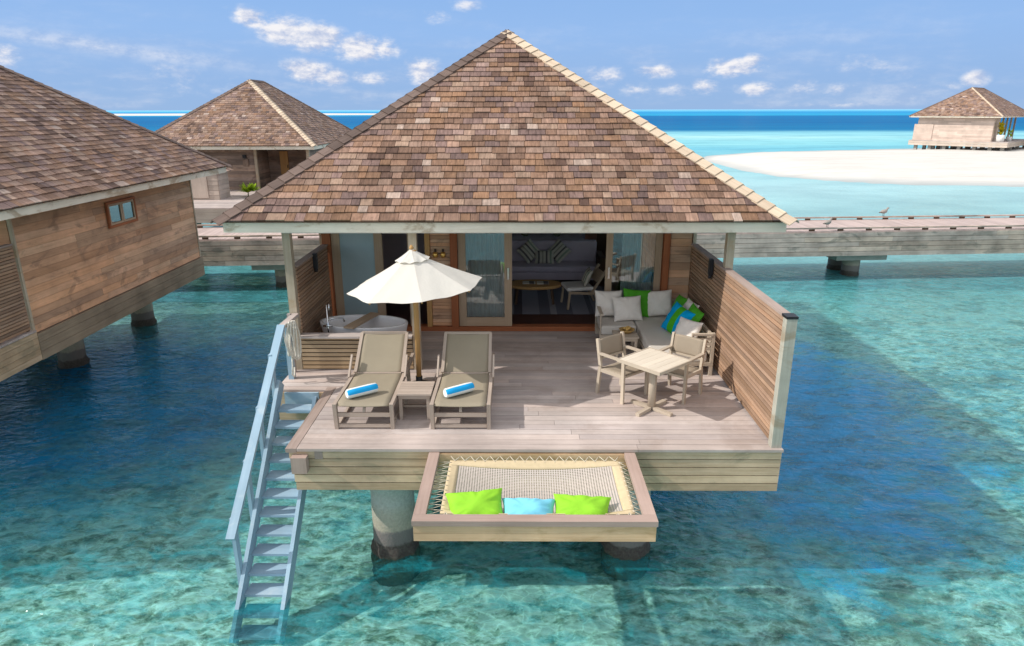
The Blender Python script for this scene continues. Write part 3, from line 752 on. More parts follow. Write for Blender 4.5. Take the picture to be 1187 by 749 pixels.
# facade behind the deck, y = 12.3
YW = 12.3
fw = MB(); clad(fw, (2.79, YW), (3.17, YW), 1.97, 4.17, seg=(3, 4)); fw.build('wall', 'clad_wood', main)
MB().box(-3.55, 2.78, 12.24, 12.42, D+.002, 2.04).build('threshold', 'red_wood', main)
for a, b in ((-3.55, -3.40), (-1.23, -1.10), (2.66, 2.77)):
    MB().box(a, b, 12.22, 12.36, 2.042, 4.168).build('door_post', 'red_wood', main)
MB().box(-1.095, 2.655, 12.245, 12.40, 4.02, 4.165).build('door_header', 'red_wood', main)
def glazed(name, x0, x1, y, z0, z1, fw_=.13, gmat='door_glass', handle=None, fmat='door_wood', bot=.17):
    fr = MB().box(x0, x0+fw_, y, y+.05, z0, z1).box(x1-fw_, x1, y, y+.05, z0, z1).box(x0+fw_, x1-fw_, y+.003, y+.047, z0, z0+bot).box(x0+fw_, x1-fw_, y+.003, y+.047, z1-.12, z1)
    d_ = fr.build(name, fmat, main)
    MB().box(x0+fw_, x1-fw_, y+.02, y+.028, z0+bot, z1-.12).build('pane', gmat, d_)
    if handle is not None:
        MB().box(handle-.018, handle+.018, y-.022, y-.002, 2.95, 3.17).build('handle', 'chrome', d_)
    return d_
glazed('sliding_door', -1.09, -.10, 12.27, 2.045, 4.015, .14, handle=-.17)
glazed('sliding_door', 1.63, 2.65, 12.33, 2.045, 4.015, .12, handle=1.69)
glazed('bathroom_window', -3.395, -2.47, 12.27, 2.045, 4.165, .15, 'frosted_glass', fmat='door_wood', bot=.12)
MB().box(-2.01, -1.93, 12.26, 12.36, 2.045, 4.165).build('door_post', 'door_wood', main)
MB().box(-1.69, -1.60, 12.24, 12.36, 2.042, 4.166).build('door_post', 'orange_wood', main)
lv = MB(); slats(lv, (-1.595, 12.30), (-1.235, 12.30), 2.05, 4.15, h=.06, gap=.006, th=.03); lv.build('louvre_panel', 'clad_wood', main)
# interior shell
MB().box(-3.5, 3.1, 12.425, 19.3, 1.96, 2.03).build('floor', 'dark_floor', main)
MB().box(-1.45, -1.40, 12.43, 19.3, 2.032, 4.165).build('partition', 'plaster', main)
MB().box(-3.45, -1.46, 15.2, 15.25, 2.032, 4.165).build('interior_wall', 'purple_wall', main)
MB().box(2.0, 2.94, 17.0, 17.05, 2.032, 4.165).build('interior_panel', 'dark_wood', main)
pane_window(main, 3.17, 13.2, 15.29, 2.86, 4.085, gm='door_glass')  # unseen side windows added to let daylight into the room
pane_window(main, 3.17, 15.30, 17.39, 2.86, 4.085, gm='door_glass')
# bracket on the front corner of the deck
MB().box(-2.79, -2.60, 7.47, 7.578, 1.65, 1.865).build('corner_bracket', 'frame_wood', main)
MB().box(-2.52, -2.42, 7.572, 7.579, 1.80, 1.90).build('bracket_plate', 'trim_wood', main)

left = thing('water_villa', 'villa at the left edge whose plank side wall has one small two-pane window', 'villa', (ORG[0]-12.45, ORG[1], 0), 0, 'overwater villas', ORG)
roof_parts(left, reuse=MAINROOF, mat='old_shingle')
villa_common(left)
pane_window(left, 3.236, 15.22, 16.4, 3.40, 3.98)
MB().box(-3.55, 3.16, 12.28, 12.33, 1.97, 4.165).build('wall', 'clad_wood', left)

back = thing('water_villa', 'villa beyond the boardwalk with recessed porch and small shed at its front', 'villa', (-13.42, 31.9, 0), 0, 'overwater villas', (-0.2, 9.95, 0))
roof_parts(back, reuse=MAINROOF, mat='old_shingle')
BZ = 2.3
bx = lambda x: x+13.22; by = lambda y: y-21.95
bb = MB(); clad(bb, (bx(-16.8), by(33.0)), (bx(-12.35), by(33.0)), BZ, 4.22); clad(bb, (bx(-12.35), by(34.6)), (bx(-9.9), by(34.6)), BZ, 4.22)
clad(bb, (bx(-12.37), by(33.03)), (bx(-12.37), by(34.6)), BZ, 4.22); clad(bb, (bx(-9.85), by(33.0)), (bx(-9.85), by(41.5)), BZ, 4.22); clad(bb, (bx(-16.8), by(41.5)), (bx(-16.8), by(33.0)), BZ, 4.22)
clad(bb, (bx(-9.9), by(41.5)), (bx(-16.8), by(41.5)), BZ, 4.22)
bb.build('wall', 'old_clad_wood', back)
MB().box(bx(-12.42), bx(-12.30), by(32.9), by(33.02), BZ, 4.22).build('corner_board', 'post_wood', back)
MB().box(bx(-9.93), bx(-9.8), by(32.86), by(32.99), BZ, 4.22).build('post', 'post_wood', back)
dr = MB().box(bx(-11.75), bx(-11.35), by(34.5), by(34.56), BZ, 4.0).build('door', 'orange_wood', back)
MB().box(bx(-11.40), bx(-11.37), by(34.47), by(34.50), BZ+.9, BZ+1.05).build('handle', 'black_metal', dr)
MB().box(bx(-12.95), bx(-12.80), by(32.86), by(32.97), 3.78, 3.93).build('wall_lamp', 'black_metal', back)
MB().box(bx(-12.98), bx(-12.72), by(32.9), by(32.97), 3.40, 3.72).build('meter_box', 'old_clad_wood', back)
pf = MB(); planks_x(pf, bx(-18.5), bx(-7.0), by(26.6), by(33), BZ-.035, BZ); pf.build('deck', 'deck_wood', back)
pf = MB()
for i in range(4): pf.box(bx(-18.5), bx(-7.0), by(26.55), by(26.59), BZ-.17-.135*i, BZ-.04-.135*i)
pf.build('deck_fascia', 'shed_wood', back)
MB().box(bx(-18.4), bx(-7.1), by(26.65), by(42), 1.75, BZ-.037).build('floor_frame', 'base_wood', back)
for x in (-16, -13.4, -10.8, -8):
    for y in (28, 33, 38): pile(bx(x), by(y), 1.78).build('pile', 'pile_concrete', back)

# small shed beside the porch
sh = thing('storage_shed', 'small weathered timber shed with shingled roof by the boardwalk', 'shed', (-13.6, 29.6, BZ))
q = MB(); clad(q, (-.95, -.45), (.95, -.45), 0, 1.15, bh=.2); clad(q, (.95, -.45), (.95, .6), 0, 1.15, bh=.2); clad(q, (-.95, .6), (-.95, -.45), 0, 1.15, bh=.2); clad(q, (.95, .6), (-.95, .6), 0, 1.15, bh=.2)
q.build('wall', 'shed_wood', sh)
MB().box(-.36, .50, -.512, -.482, .08, 1.12).build('door', 'shed_wood', sh)
v_ = MB(); slats(v_, (-.86, -.50), (-.42, -.50), .35, .80, h=.06, gap=.03); v_.build('vent', 'base_wood', sh)
MB().hexa([(-1.0, -.47, 1.152), (1.0, -.47, 1.152), (-1.0, .62, 1.152), (1.0, .62, 1.152), (-.02, -.47, 1.5), (.02, -.47, 1.5), (-.02, .62, 1.5), (.02, .62, 1.5)]).build('gable', 'shed_wood', sh)
rs = MB()
for sd in (-1, 1):
    a = Vector((sd*1.12, 0, 1.13)); b = Vector((0, 0, 1.545)); d = (b-a); L = d.length; d /= L; n_ = Vector((sd*.35, 0, .94)).normalized()
    for i in range(6):
        y = -.6
        while y < .7:
            wd = rng.uniform(.14, .26)
            rs.obox(a + d*(i+.7)*L/6 + Vector((0, y+wd/2, 0)) + n_*(.02), d*L/6*.85, Vector((0, wd/2-.004, 0)), n_*.012 + d*.0); y += wd
rs.build('roof', 'old_shingle', sh)

# ------------------------------------------------------------------ far villa on the sandbar
fv = thing('beach_villa', 'villa on stilts standing on the distant white sandbar', 'villa', (62.9, 100.2, 0), radians(-47), 'overwater villas')
S_ = 1.0
HF = 5.6
roof_parts(fv, -HF, HF, -HF, HF+5.5, 5.0, 3.75, 'old_shingle', 26, (1, 3), .22, .42)
FZ = 1.75
q = MB(); clad(q, (-4.6, -4.5), (4.5, -4.5), FZ, 4.8, bh=.24); clad(q, (4.5, -4.5), (4.5, -2.0), FZ, 4.8, bh=.24); clad(q, (2.5, -2.0), (2.5, 7), FZ, 4.8, bh=.24); clad(q, (-4.6, 7), (-4.6, -4.5), FZ, 4.8, bh=.24)
clad(q, (2.5, 7), (-4.6, 7), FZ, 4.8, bh=.24)
q.build('wall', 'far_wall_wood', fv)
MB().box(-5.0, -2.6, -4.6, -4.56, FZ, 3.9).build('side_panel', 'far_wall_wood', fv)
for y in (-1.8, 0.2, 2.2, 4.2, 6.4): MB().box(4.3, 4.5, y-.1, y+.1, FZ, 4.8).build('post', 'post_wood', fv)
for y in (-.9, 1.2, 3.2, 5.3): MB().box(2.53, 2.58, y-.7, y+.7, FZ+.05, 4.3).build('doorway', 'dark_wood', fv)
q = MB(); planks_x(q, -5.2, 6.6, -5.2, 9.0, FZ-.08, FZ, wd=.4, gap=.02); q.build('deck', 'deck_wood', fv)
q = MB()
for i in range(2):
    z1 = FZ-.09-.3*i
    q.box(-5.2, 6.6, -5.24, -5.18, z1-.28, z1); q.box(6.55, 6.61, -5.17, 9, z1-.28, z1); q.box(-5.26, -5.2, -5.17, 9, z1-.28, z1)
q.build('deck_fascia', 'far_fascia_wood', fv)
for x in (-4.4, -2.6, -.8, 1.0, 2.8, 4.6, 6.0):
    for y in (-4.6, -1, 3, 7): MB().box(x-.2, x+.2, y-.2, y+.2, -.4, FZ-.4).build('stilt', 'concrete', fv)
# lower wing
wing = thing('beach_villa', 'lower wing beside the stilt villa on the sandbar, at the right edge', 'villa', (74.6, 96.0, 0), radians(-47), 'overwater villas')
roof_parts(wing, -3.4, 3.4, -3.4, 5, 4.6, 1.9, 'old_shingle', 18, (1, 3), .22, .42)
q = MB(); clad(q, (-2.6, -.5), (2.6, -.5), FZ, 4.4, bh=.24); clad(q, (2.6, -.5), (2.6, 4), FZ, 4.4, bh=.24); clad(q, (2.6, 4), (-2.6, 4), FZ, 4.4, bh=.24); clad(q, (-2.6, 4), (-2.6, -.5), FZ, 4.4, bh=.24); q.build('wall', 'old_clad_wood', wing)
for x in (-2.6, 0, 2.6): MB().box(x-.1, x+.1, -2.8, -2.6, FZ, 4.4).build('post', 'post_wood', wing)
MB().box(-3, 3, -3, 4.4, FZ-.5, FZ-.002).build('deck', 'hip_pale', wing)
for x in (-2.4, 0, 2.4):
    for y in (-2.5, 3.5): MB().box(x-.2, x+.2, y-.2, y+.2, -.4, FZ-.502).build('stilt', 'concrete', wing)
def leaf_tuft(mb, c, n, L, wd, spread=1.0, up=.6):
    c = Vector(c)
    for i in range(n):
        a = rng.uniform(0, 2*pi); tl = rng.uniform(.25, 1.0)*spread
        d = Vector((cos(a)*tl, sin(a)*tl, up+rng.uniform(-.2, .5))).normalized(); l = L*rng.uniform(.6, 1.1)
        sd = d.cross(Vector((0, 0, 1))).normalized()*wd*.5; r = rng.random()
        p1 = c + d*l*.5; p2 = c + d*l + Vector((0, 0, -.25*l*tl))
        mb.face([c-sd*.3, c+sd*.3, p1+sd, p1-sd], [(0, 0)]*4, r); mb.face([p1-sd, p1+sd, p2+sd*.1, p2-sd*.1], [(0, 0)]*4, r)
    return mb
def fv_world(x, y, z):
    a = radians(-47); return (62.9 + x*cos(a)-y*sin(a), 100.2 + x*sin(a)+y*cos(a), z)
def potted(label, loc, mat, sc=1.0, n=60):
    p = thing('potted_plant', label, 'potted plant', loc)
    MB().lathe([(.30*sc, 0), (.42*sc, .05*sc), (.48*sc, .8*sc), (.46*sc, .8*sc), (.40*sc, .7*sc)], 16).build('pot', 'white_pot', p)
    lb = MB()
    for i in range(4): leaf_tuft(lb, (rng.uniform(-.2, .2)*sc, rng.uniform(-.2, .2)*sc, (.8+.3*i)*sc), n//4, .9*sc, .22*sc, 1.1)
    lb.build('foliage', mat, p)
potted('yellow-green plant in a white pot on the stilt villa deck', fv_world(5.3, -3.6, FZ), 'leaf_yellow', 1.1, 90)
potted('smaller green plant in a pot behind the yellow-green one on the stilt villa deck', fv_world(5.6, -.6, FZ), 'leaf', .75, 30)
# leafy plant by the porch of the back villa
pl = thing('leafy_plant', 'bright yellow-green leafy plant showing above the hip of the main roof', 'plant', (-11.85, 30.2, BZ))
MB().tube([(0, 0, 0), (.02, .02, .22)], [.03, .02], 8).build('stem', 'stem', pl)
lb = MB(); leaf_tuft(lb, (0, 0, .18), 60, .5, .16, 1.2, .45); leaf_tuft(lb, (.2, .1, .25), 40, .42, .14, 1.2, .5); lb.build('foliage', 'leaf', pl)

# ------------------------------------------------------------------ boardwalk
WA = radians(4.3)
wk = thing('boardwalk', 'long timber boardwalk crossing the lagoon behind the villas', 'boardwalk', (0, 23.3, 0), WA)
q = MB(); x = -42.0
while x < 70:
    q.box(x, x+.143, 0, 2.6, 1.76, 1.80+rng.uniform(-.002, .002)); x += .15
q.build('deck', 'walk_deck_wood', wk)
q = MB()
for i in range(5):
    x = -42.0; z1 = 1.757-i*.172
    while x < 70:
        L = rng.uniform(3, 5); q.box(x, min(x+L, 70)-.006, -.03, .012, z1-.158, z1); q.box(x, min(x+L, 70)-.006, 2.59, 2.632, z1-.158, z1); x += L
q.build('side_boards', 'walk_side_wood', wk)
MB().box(-42, 70, .015, 2.585, 1.0, 1.757).build('frame', 'base_wood', wk)
for yy in (.05, 2.48):
    q = MB(); bl = MB(); x = -42.0
    while x < 70:
        q.box(x, x+4.19, yy, yy+.08, 1.872, 1.925); x += 4.2
    k_ = q.build('kerb_rail', 'walk_side_wood', wk)
    x = -42.0; first = None
    while x < 70:
        if -14.5 < x < 33.5:
            if first is None: first = MB().box(-.09, .09, yy-.003, yy+.083, 1.802, 1.871).build('kerb_block', 'dark_wood', k_); first.location.x = x
            else:
                c_ = first.copy(); COL.objects.link(c_); c_.parent = k_; c_.location.x = x
        else: bl.box(x-.09, x+.09, yy-.003, yy+.083, 1.802, 1.871)
        x += 1.05
    tag(bl.build('far_kerb_blocks', 'dark_wood', k_), kind='stuff')
for x in (-28, -16.8, -8.2, 1.5, 12.6, 24, 35.4, 47):
    s2 = MB().box(x-.95, x+.95, .25, 2.35, .68, .92).build('pile_head', 'concrete', wk)
    for y in (.75, 1.9) if abs(x-12.6) > 1 else (.9, 1.9): MB().lathe([(.32, -2), (.33, .05), (.31, .12), (.31, .678)], 20, (x, y, 0)).build('pile', 'pile_concrete', wk)

def wader(label, x, y, z, rz):
    b = thing('bird', label, 'bird', (x, y, z), rz, 'birds on the boardwalk rails'); b.scale = (1.15, 1.3, 1.15)
    MB().tube([(-.17, 0, .13), (-.10, 0, .145), (-.02, 0, .155), (.06, 0, .175), (.10, 0, .21), (.125, 0, .25), (.15, 0, .275), (.175, 0, .275)], [.008, .045, .07, .062, .035, .028, .033, .012], 10).build('body', 'bird_grey', b)
    MB().tube([(.175, 0, .275), (.235, 0, .262)], [.009, .003], 6).build('beak', 'bird_dark', b)
    for s2 in (-.022, .022): MB().tube([(0, s2, .11), (-.01, s2, .055), (.0, s2, .005), (.03, s2, .003)], .006, 6).build('leg', 'bird_dark', b)
    MB().hexa([(-.20, -.02, .12), (-.02, -.055, .17), (-.20, .02, .12), (-.02, .055, .17), (-.20, -.02, .13), (-.02, -.045, .20), (-.20, .02, .13), (-.02, .045, .20)]).build('wing', 'bird_dark', b)
ca_, sa_ = cos(WA), sin(WA)
def wkp(x, y, z): return (x*ca_-y*sa_, 23.3 + x*sa_+y*ca_, z)
wader('small grey-brown shorebird on the near rail of the boardwalk', *wkp(11.05, .09, 1.926), .5)
wader('small dark shorebird on the far rail of the boardwalk', *wkp(14.6, 2.52, 1.926), .3)

# ------------------------------------------------------------------ privacy screens of the main villa
privacy_screen('tall brown slatted privacy screen closing the right side of the sun deck', 3.2, 7.70, 12.2, D+.01, 3.63, inner=-1, grp='slatted privacy screens')
sL = privacy_screen('slatted privacy screen at the left of the sun deck behind the bathtub', -3.5, 10.38, 12.2, D+.01, 3.62, inner=1, endcap=False, grp='slatted privacy screens')
privacy_screen('slatted privacy screen of the left villa, cut by the left edge of the photo', 3.2, 7.70, 12.2, D+.01, 3.63, root_off=-12.45, inner=-1, grp='slatted privacy screens')
lw_ = thing('low_slat_wall', 'low pale slatted wall with a flat top board in front of the bathtub', 'low wall', (-2.55, 10.25, D), 0, None, (-2.55, 10.25, D))
q = MB(); slats(q, (-3.45, 10.25), (-1.67, 10.25), D+.02, D+.54, h=.052, gap=.018); q.build('slats', 'low_slat_wood', lw_)
MB().box(-3.45, -1.67, 10.275, 10.29, D+.005, D+.545).build('backing', 'dark_wood', lw_)
MB().box(-3.455, -1.665, 10.17, 10.37, D+.552, D+.585).build('top_board', 'deck_wood', lw_)
for (lab, x, y, z) in (('small black spotlight on the top of the right privacy screen', 3.11, 10.75, 3.50), ('small black spotlight on the left privacy screen above the bathtub', -3.42, 11.3, 3.48)):
    p = thing('spotlight', lab, 'outdoor lamp', (x, y, z), 0, 'black deck spotlights')
    MB().box(-.03, .03, -.045, .045, -.10, .16).build('lamp_body', 'black_metal', p)
    MB().tube([(0, 0, -.1), (0, 0, -.16)], .03, 10).build('lamp_head', 'black_metal', p)

# ------------------------------------------------------------------ stairs into the water
st = thing('water_stairs', 'pale blue painted timber stairs going down into the water', 'stairs', (-3.22, 8.0, 0), 0, None, (-3.22, 8.0, 0))
XL, XR = -3.50, -2.93
def stl(y): return 2.02 + (y-9.15)*.975
for xx in (XL, XR):
    ytop = 9.32 if xx == XL else 9.14
    MB().bar((xx, ytop, stl(ytop)-.08), (xx, 6.82, stl(6.82)-.08), .05, .20).build('stringer', 'blue_paint_wood', st)
for i in range(13):
    z = 1.80 - .174*i; y = 9.15 - .179*i
    MB().box(XL+.028, XR-.028, y-.14, y+.085, z-.035, z).build('tread', 'blue_paint_wood', st)
MB().box(XL+.03, XR-.03, 9.34, 9.38, 1.60, 1.93).build('riser_board', 'blue_paint_wood', st)
rl = lambda y: 2.87 - (9.5-y)*.81
MB().bar((XL-.0, 9.60, 2.90), (XL, 7.12, rl(7.12)), .11, .05).build('handrail', 'blue_paint_wood', st)
MB().bar((XL+.02, 10.22, 2.88), (XL, 9.62, 2.875), .10, .05).build('handrail', 'deck_wood', st)
for y in (9.2, 8.55, 7.95, 7.36): MB().box(XL-.075, XL-.028, y-.05, y+.05, stl(y)-.15, rl(y)-.03).build('baluster', 'blue_paint_wood', st)
MB().box(XL-.05, XL+.03, 9.82, 9.92, D-.3, 2.85).build('newel_post', 'blue_paint_wood', st)
MB().box(XL-.085, XL-.035, 10.12, 10.17, D-.3, 2.92).build('newel_post', 'deck_wood', st)
rp = MB()
for j in range(5):
    pts = []; ln = .40+.08*rng.random()+.05*j
    for k_ in range(21):
        a = 2*pi*k_/20
        pts.append((XL+.06+.035*j*.6+.02*sin(a*2+j), 9.62+.05*j+.075*sin(a)*(1.0+.2*sin(a*3+j)), 2.90-ln/2+ln/2*cos(a)*1.05+.02*sin(3*a+j)))
    rp.tube(pts[:-1], .014, 6, closed=True)
rp.tube([(XL+.09, 9.68, 2.5), (XL+.10, 9.62, 2.25), (XL+.09, 9.60, 2.12), (XL+.1, 9.66, 2.06), (XL+.10, 9.70, 2.2)], .012, 6)
single('rope', rp, 'rope', 'white rope hanging in loops from the top of the blue stair rail', 'rope')

# ------------------------------------------------------------------ net hammock
HX0, HX1, HY0, HY1, HZ = -1.09, 1.45, 6.07, 7.55, 1.91
hm = thing('overwater_net', 'timber framed lounging net hung out over the water', 'net hammock', (.18, 6.8, 1.6), 0, None, (.18, 6.8, 1.6))
q = MB(); fwid = .13
q.box(HX0, HX0+fwid, HY0+fwid+.002, HY1, HZ-.06, HZ).box(HX1-fwid, HX1, HY0+fwid+.002, HY1, HZ-.06, HZ).box(HX0, HX1, HY0, HY0+fwid, HZ-.06, HZ)
q.build('frame', 'frame_wood', hm)
q = MB()
q.box(HX0+.012, HX1-.012, HY0+.018, HY0+.07, HZ-.155, HZ-.063).box(HX0+.012, HX1-.012, HY0+.02, HY0+.07, HZ-.25, HZ-.158)
q.box(HX0+.015, HX0+.07, HY0+.073, HY1+.02, HZ-.25, HZ-.063).box(HX1-.07, HX1-.015, HY0+.073, HY1+.02, HZ-.25, HZ-.063)
q.box(HX0+.073, HX1-.073, HY1-.005, HY1+.024, HZ-.22, HZ-.02)
q.build('side_beam', 'beam_wood', hm)
NX0, NX1, NY0, NY1 = HX0+.27, HX1-.20, HY0+.22, HY1-.12
def netz(u, v): return HZ-.05 - .20*(1-(2*u-1)**2)*(1-(2*max(v, 0)**.8-1)**2)**.8
def netp(u, v, dz=0): return (NX0+(NX1-NX0)*u, NY0+(NY1-NY0)*v, netz(u, v)+dz)
q = MB(); bw = .055; bh_ = .085
for (u0, u1, v0, v1, nu, nv) in ((0, 1, 1-bh_, 1, 40, 3), (0, 1, 0, bh_, 40, 3), (0, bw, bh_, 1-bh_, 3, 30), (1-bw, 1, bh_, 1-bh_, 3, 30)):
    q.grid(lambda a, b: netp(u0+(u1-u0)*a, v0+(v1-v0)*b, .004), nu, nv, .5)
bo = q.build('net_border', 'net_border', hm); sd_ = bo.modifiers.new('thick', 'SOLIDIFY'); sd_.thickness = .008
q = MB(); cu, cvv = 64, 40; U0, U1, V0, V1 = bw*.9, 1-bw*.9, bh_*.9, 1-bh_*.9
hb = .70
for j in range(cvv):
    for i in range(cu):
        uc, vc = (i+.5), (j+.5); o4 = [(i, j), (i+1, j), (i+1, j+1), (i, j+1)]
        i4 = [(uc, vc-.5*hb), (uc+.5*hb, vc), (uc, vc+.5*hb), (uc-.5*hb, vc)]
        P_ = lambda a: netp(U0+(U1-U0)*a[0]/cu, V0+(V1-V0)*a[1]/cvv)
        for k_ in range(4):
            k2 = (k_+1) % 4
            q.face([P_(o4[k_]), P_(o4[k2]), P_(i4[k_])], [(0, 0)]*3, .5); q.face([P_(o4[k2]), P_(i4[k2]), P_(i4[k_])], [(0, 0)]*3, .5)
no = q.build('net', 'net_cord', hm)
q = MB()
nl = 17
for i in range(nl):
    u = (i+.5)/nl; 
    a = netp(u, .985, .01); b1 = (NX0+(NX1-NX0)*(u-.5/nl), HY1-.012, HZ-.045); b2 = (NX0+(NX1-NX0)*(u+.5/nl), HY1-.012, HZ-.045)
    q.tube([b1, a], .0055, 5); q.tube([a, b2], .0055, 5)
    a = netp(u, .01, .01); b1 = (NX0+(NX1-NX0)*(u-.5/nl), HY0+.125, HZ-.07); b2 = (NX0+(NX1-NX0)*(u+.5/nl), HY0+.125, HZ-.07); q.tube([b1, a], .006, 5); q.tube([a, b2], .006, 5)
nl = 11
for i in range(nl):
    v = (i+.5)/nl
    for (ue, xf) in ((.01, HX0+.125), (.99, HX1-.125)):
        a = netp(ue, v, .01); b1 = (xf, NY0+(NY1-NY0)*(v-.5/nl), HZ-.07); b2 = (xf, NY0+(NY1-NY0)*(v+.5/nl), HZ-.07); q.tube([b1, a], .0045, 5); q.tube([a, b2], .0045, 5)
q.build('lacing', 'cord', hm)

# ------------------------------------------------------------------ cushions
def cushion(w_, h_, th, puff=.42, seed=0, n=26, pinch=.07):
    mb = MB(); rr = random.Random(seed); ph = [rr.uniform(0, 6) for _ in range(4)]
    def P(u, v, sg):
        a, b = 2*u-1, 2*v-1
        x = w_/2*a*(1-pinch*(1-b*b)); y = h_/2*b*(1-pinch*(1-a*a))
        f = max((1-a*a)*(1-b*b), 0)**puff
        an = atan2(b, a); rad = min(1, sqrt(a*a+b*b)); wr = 1 + .10*sin(5*a+ph[0])*cos(4*b+ph[1]) + .06*sin(9*a*b+ph[2]) + .10*rad*rad*sin(11*an+ph[3]) + .06*rad*sin(17*an+ph[1])
        return (x, y, sg*th/2*f*wr)
    mb.grid(lambda u, v: P(u, v, 1), n, n, .5); mb.grid(lambda u, v: P(1-u, v, -1), n, n, .5, uvfn=lambda u, v: (1-u, v))
    return mb
def put_cushion(name, mat, label, loc, size, face, up, cat='cushion', group=None, roll=0.0, seed=0, pinch=.07, puff=.42):
    """face: direction the cushion looks at, up: direction of its v axis"""
    z = Vector(face).normalized(); y = Vector(up); y = (y - z*y.dot(z)).normalized(); x = y.cross(z)
    M = Matrix((x, y, z)).transposed() @ Matrix.Rotation(roll, 3, 'Z')
    o = cushion(size[0], size[1], size[2], seed=seed, pinch=pinch, puff=puff).build(name, mat)
    o.location = loc; o.rotation_euler = M.to_euler()
    return tag(o, label, cat, group)
G_ = 'pillows on the lounging net'
put_cushion('pillow', 'lime_cloth', 'lime green pillow at the left end of the lounging net', (-.44, 6.40, 1.825), (.64, .50, .27), (.08, -.46, .88), (-.06, .88, .46), group=G_, seed=1, roll=.10, pinch=.13)
put_cushion('pillow', 'sky_cloth', 'sky blue pillow lying between two lime green pillows on the lounging net', (.12, 6.36, 1.79), (.60, .46, .27), (.0, -.32, .95), (0, .95, .32), group=G_, seed=2, roll=-.03, pinch=.13)
put_cushion('pillow', 'lime_cloth', 'lime green pillow at the right end of the lounging net', (.69, 6.38, 1.80), (.64, .48, .27), (-.06, -.40, .92), (.03, .92, .40), group=G_, seed=3, roll=-.08, pinch=.13)

# ------------------------------------------------------------------ sun loungers
def make_lounger():
    r = thing('sun_lounger', 'left sun lounger, wholly in the sun, with a rolled towel', 'sun lounger', (-2.0, 8.08, D), 0, 'sun loungers on the deck')
    W2 = .37
    for s2 in (-1, 1):
        MB().bar((s2*W2, .02, .335), (s2*W2*.985, 1.95, .335), .045, .065).build('side_rail', 'lounger_teak', r)
        MB().bar((s2*W2*.99, .045, 0), (s2*W2*.995, .012, .37), .05, .055).build('leg', 'lounger_teak', r)
        MB().bar((s2*W2*.97, 1.50, 0), (s2*W2*.97, 1.46, .302), .05, .05).build('leg', 'lounger_teak', r)
        MB().bar((s2*W2*.97, .07, .03), (s2*W2*.97, 1.48, .03), .035, .035).build('foot_rail', 'lounger_teak', r)
        MB().bar((s2*(W2+.028), .93, .36), (s2*(W2+.028), 1.20, .60), .025, .05).build('back_support', 'lounger_teak', r)
    MB().box(-W2+.03, W2-.03, .012, .045, .18, .235).box(-W2+.03, W2-.03, .03, .065, .02, .065).build('front_rails', 'lounger_teak', r)
    MB().bar((0, .04, .235), (0, .10, .325), .035, .03).build('centre_strut', 'lounger_teak', r)
    seat = [(0.0, .345), (.06, .368), (.3, .36), (.6, .352), (.9, .355), (1.12, .372)]
    f_ = lambda prof: (lambda u, v: (lambda t_: (lambda i, q: (((-1+2*u)*(W2-.035)), prof[i][0]+(prof[i+1][0]-prof[i][0])*q, prof[i][1]+(prof[i+1][1]-prof[i][1])*q - .012*(1-(2*u-1)**2)))(min(int(t_), len(prof)-2), t_-min(int(t_), len(prof)-2)))(v*(len(prof)-1)))
    se = MB().grid(f_(seat), 8, 20, .5).build('sling_seat', 'sling', r); m_ = se.modifiers.new('t', 'SOLIDIFY'); m_.thickness = .008
    bk = [(1.12, .380), (1.18, .43), (1.40, .60), (1.60, .75), (1.66, .785)]
    b_ = MB().grid(f_(bk), 8, 16, .5).build('sling_back', 'sling', r); m_ = b_.modifiers.new('t', 'SOLIDIFY'); m_.thickness = .008
    fr = MB()
    for s2 in (-1, 1): fr.bar((s2*(W2-.028), 1.10, .372), (s2*(W2-.035), 1.665, .79), .045, .035)
    fr.bar((-W2+.03, 1.665, .79), (W2-.03, 1.665, .79), .03, .035); fr.bar((-W2+.05, 1.10, .36), (W2-.05, 1.10, .36), .03, .03)
    fr.build('back_frame', 'lounger_teak', r)
    return r
L1 = make_lounger()
dup(L1, (-.74, 8.08, D), None, 'right sun lounger, its back in the shade of the parasol, with a rolled towel')
tw = MB(); prof = []
tw.tube([(-.215, 0, 0), (-.20, 0, 0), (-.1, 0, 0), (.1, 0, 0), (.20, 0, 0), (.215, 0, 0)], [.050, .063, .066, .066, .063, .050], 20, r=.5)
# rewrite uv: u runs round the roll so that the stripes run along it
tw.uv = []
for fc in tw.f:
    if len(fc) == 4: 
        k_ = min(i % 20 for i in fc) if not ({0, 19} <= {i % 20 for i in fc}) else 19
        tw.uv += [((k_+.5)/20, .5)]*4
    else: tw.uv += [(.05, .5)]*len(fc)
T1 = single('rolled_towel', tw, 'towel_cloth', 'rolled blue and white towel on the left sun lounger', 'towel', (-2.07, 8.38, D+.428), (radians(150), 0, radians(40)), 'rolled towels')
T1.rotation_euler = (Matrix.Rotation(radians(36), 3, 'Z') @ Matrix.Rotation(radians(125), 3, 'X')).to_euler()
c_ = T1.copy(); COL.objects.link(c_); c_.location = (-.78, 8.42, D+.426); c_['label'] = 'rolled blue and white towel on the right sun lounger'

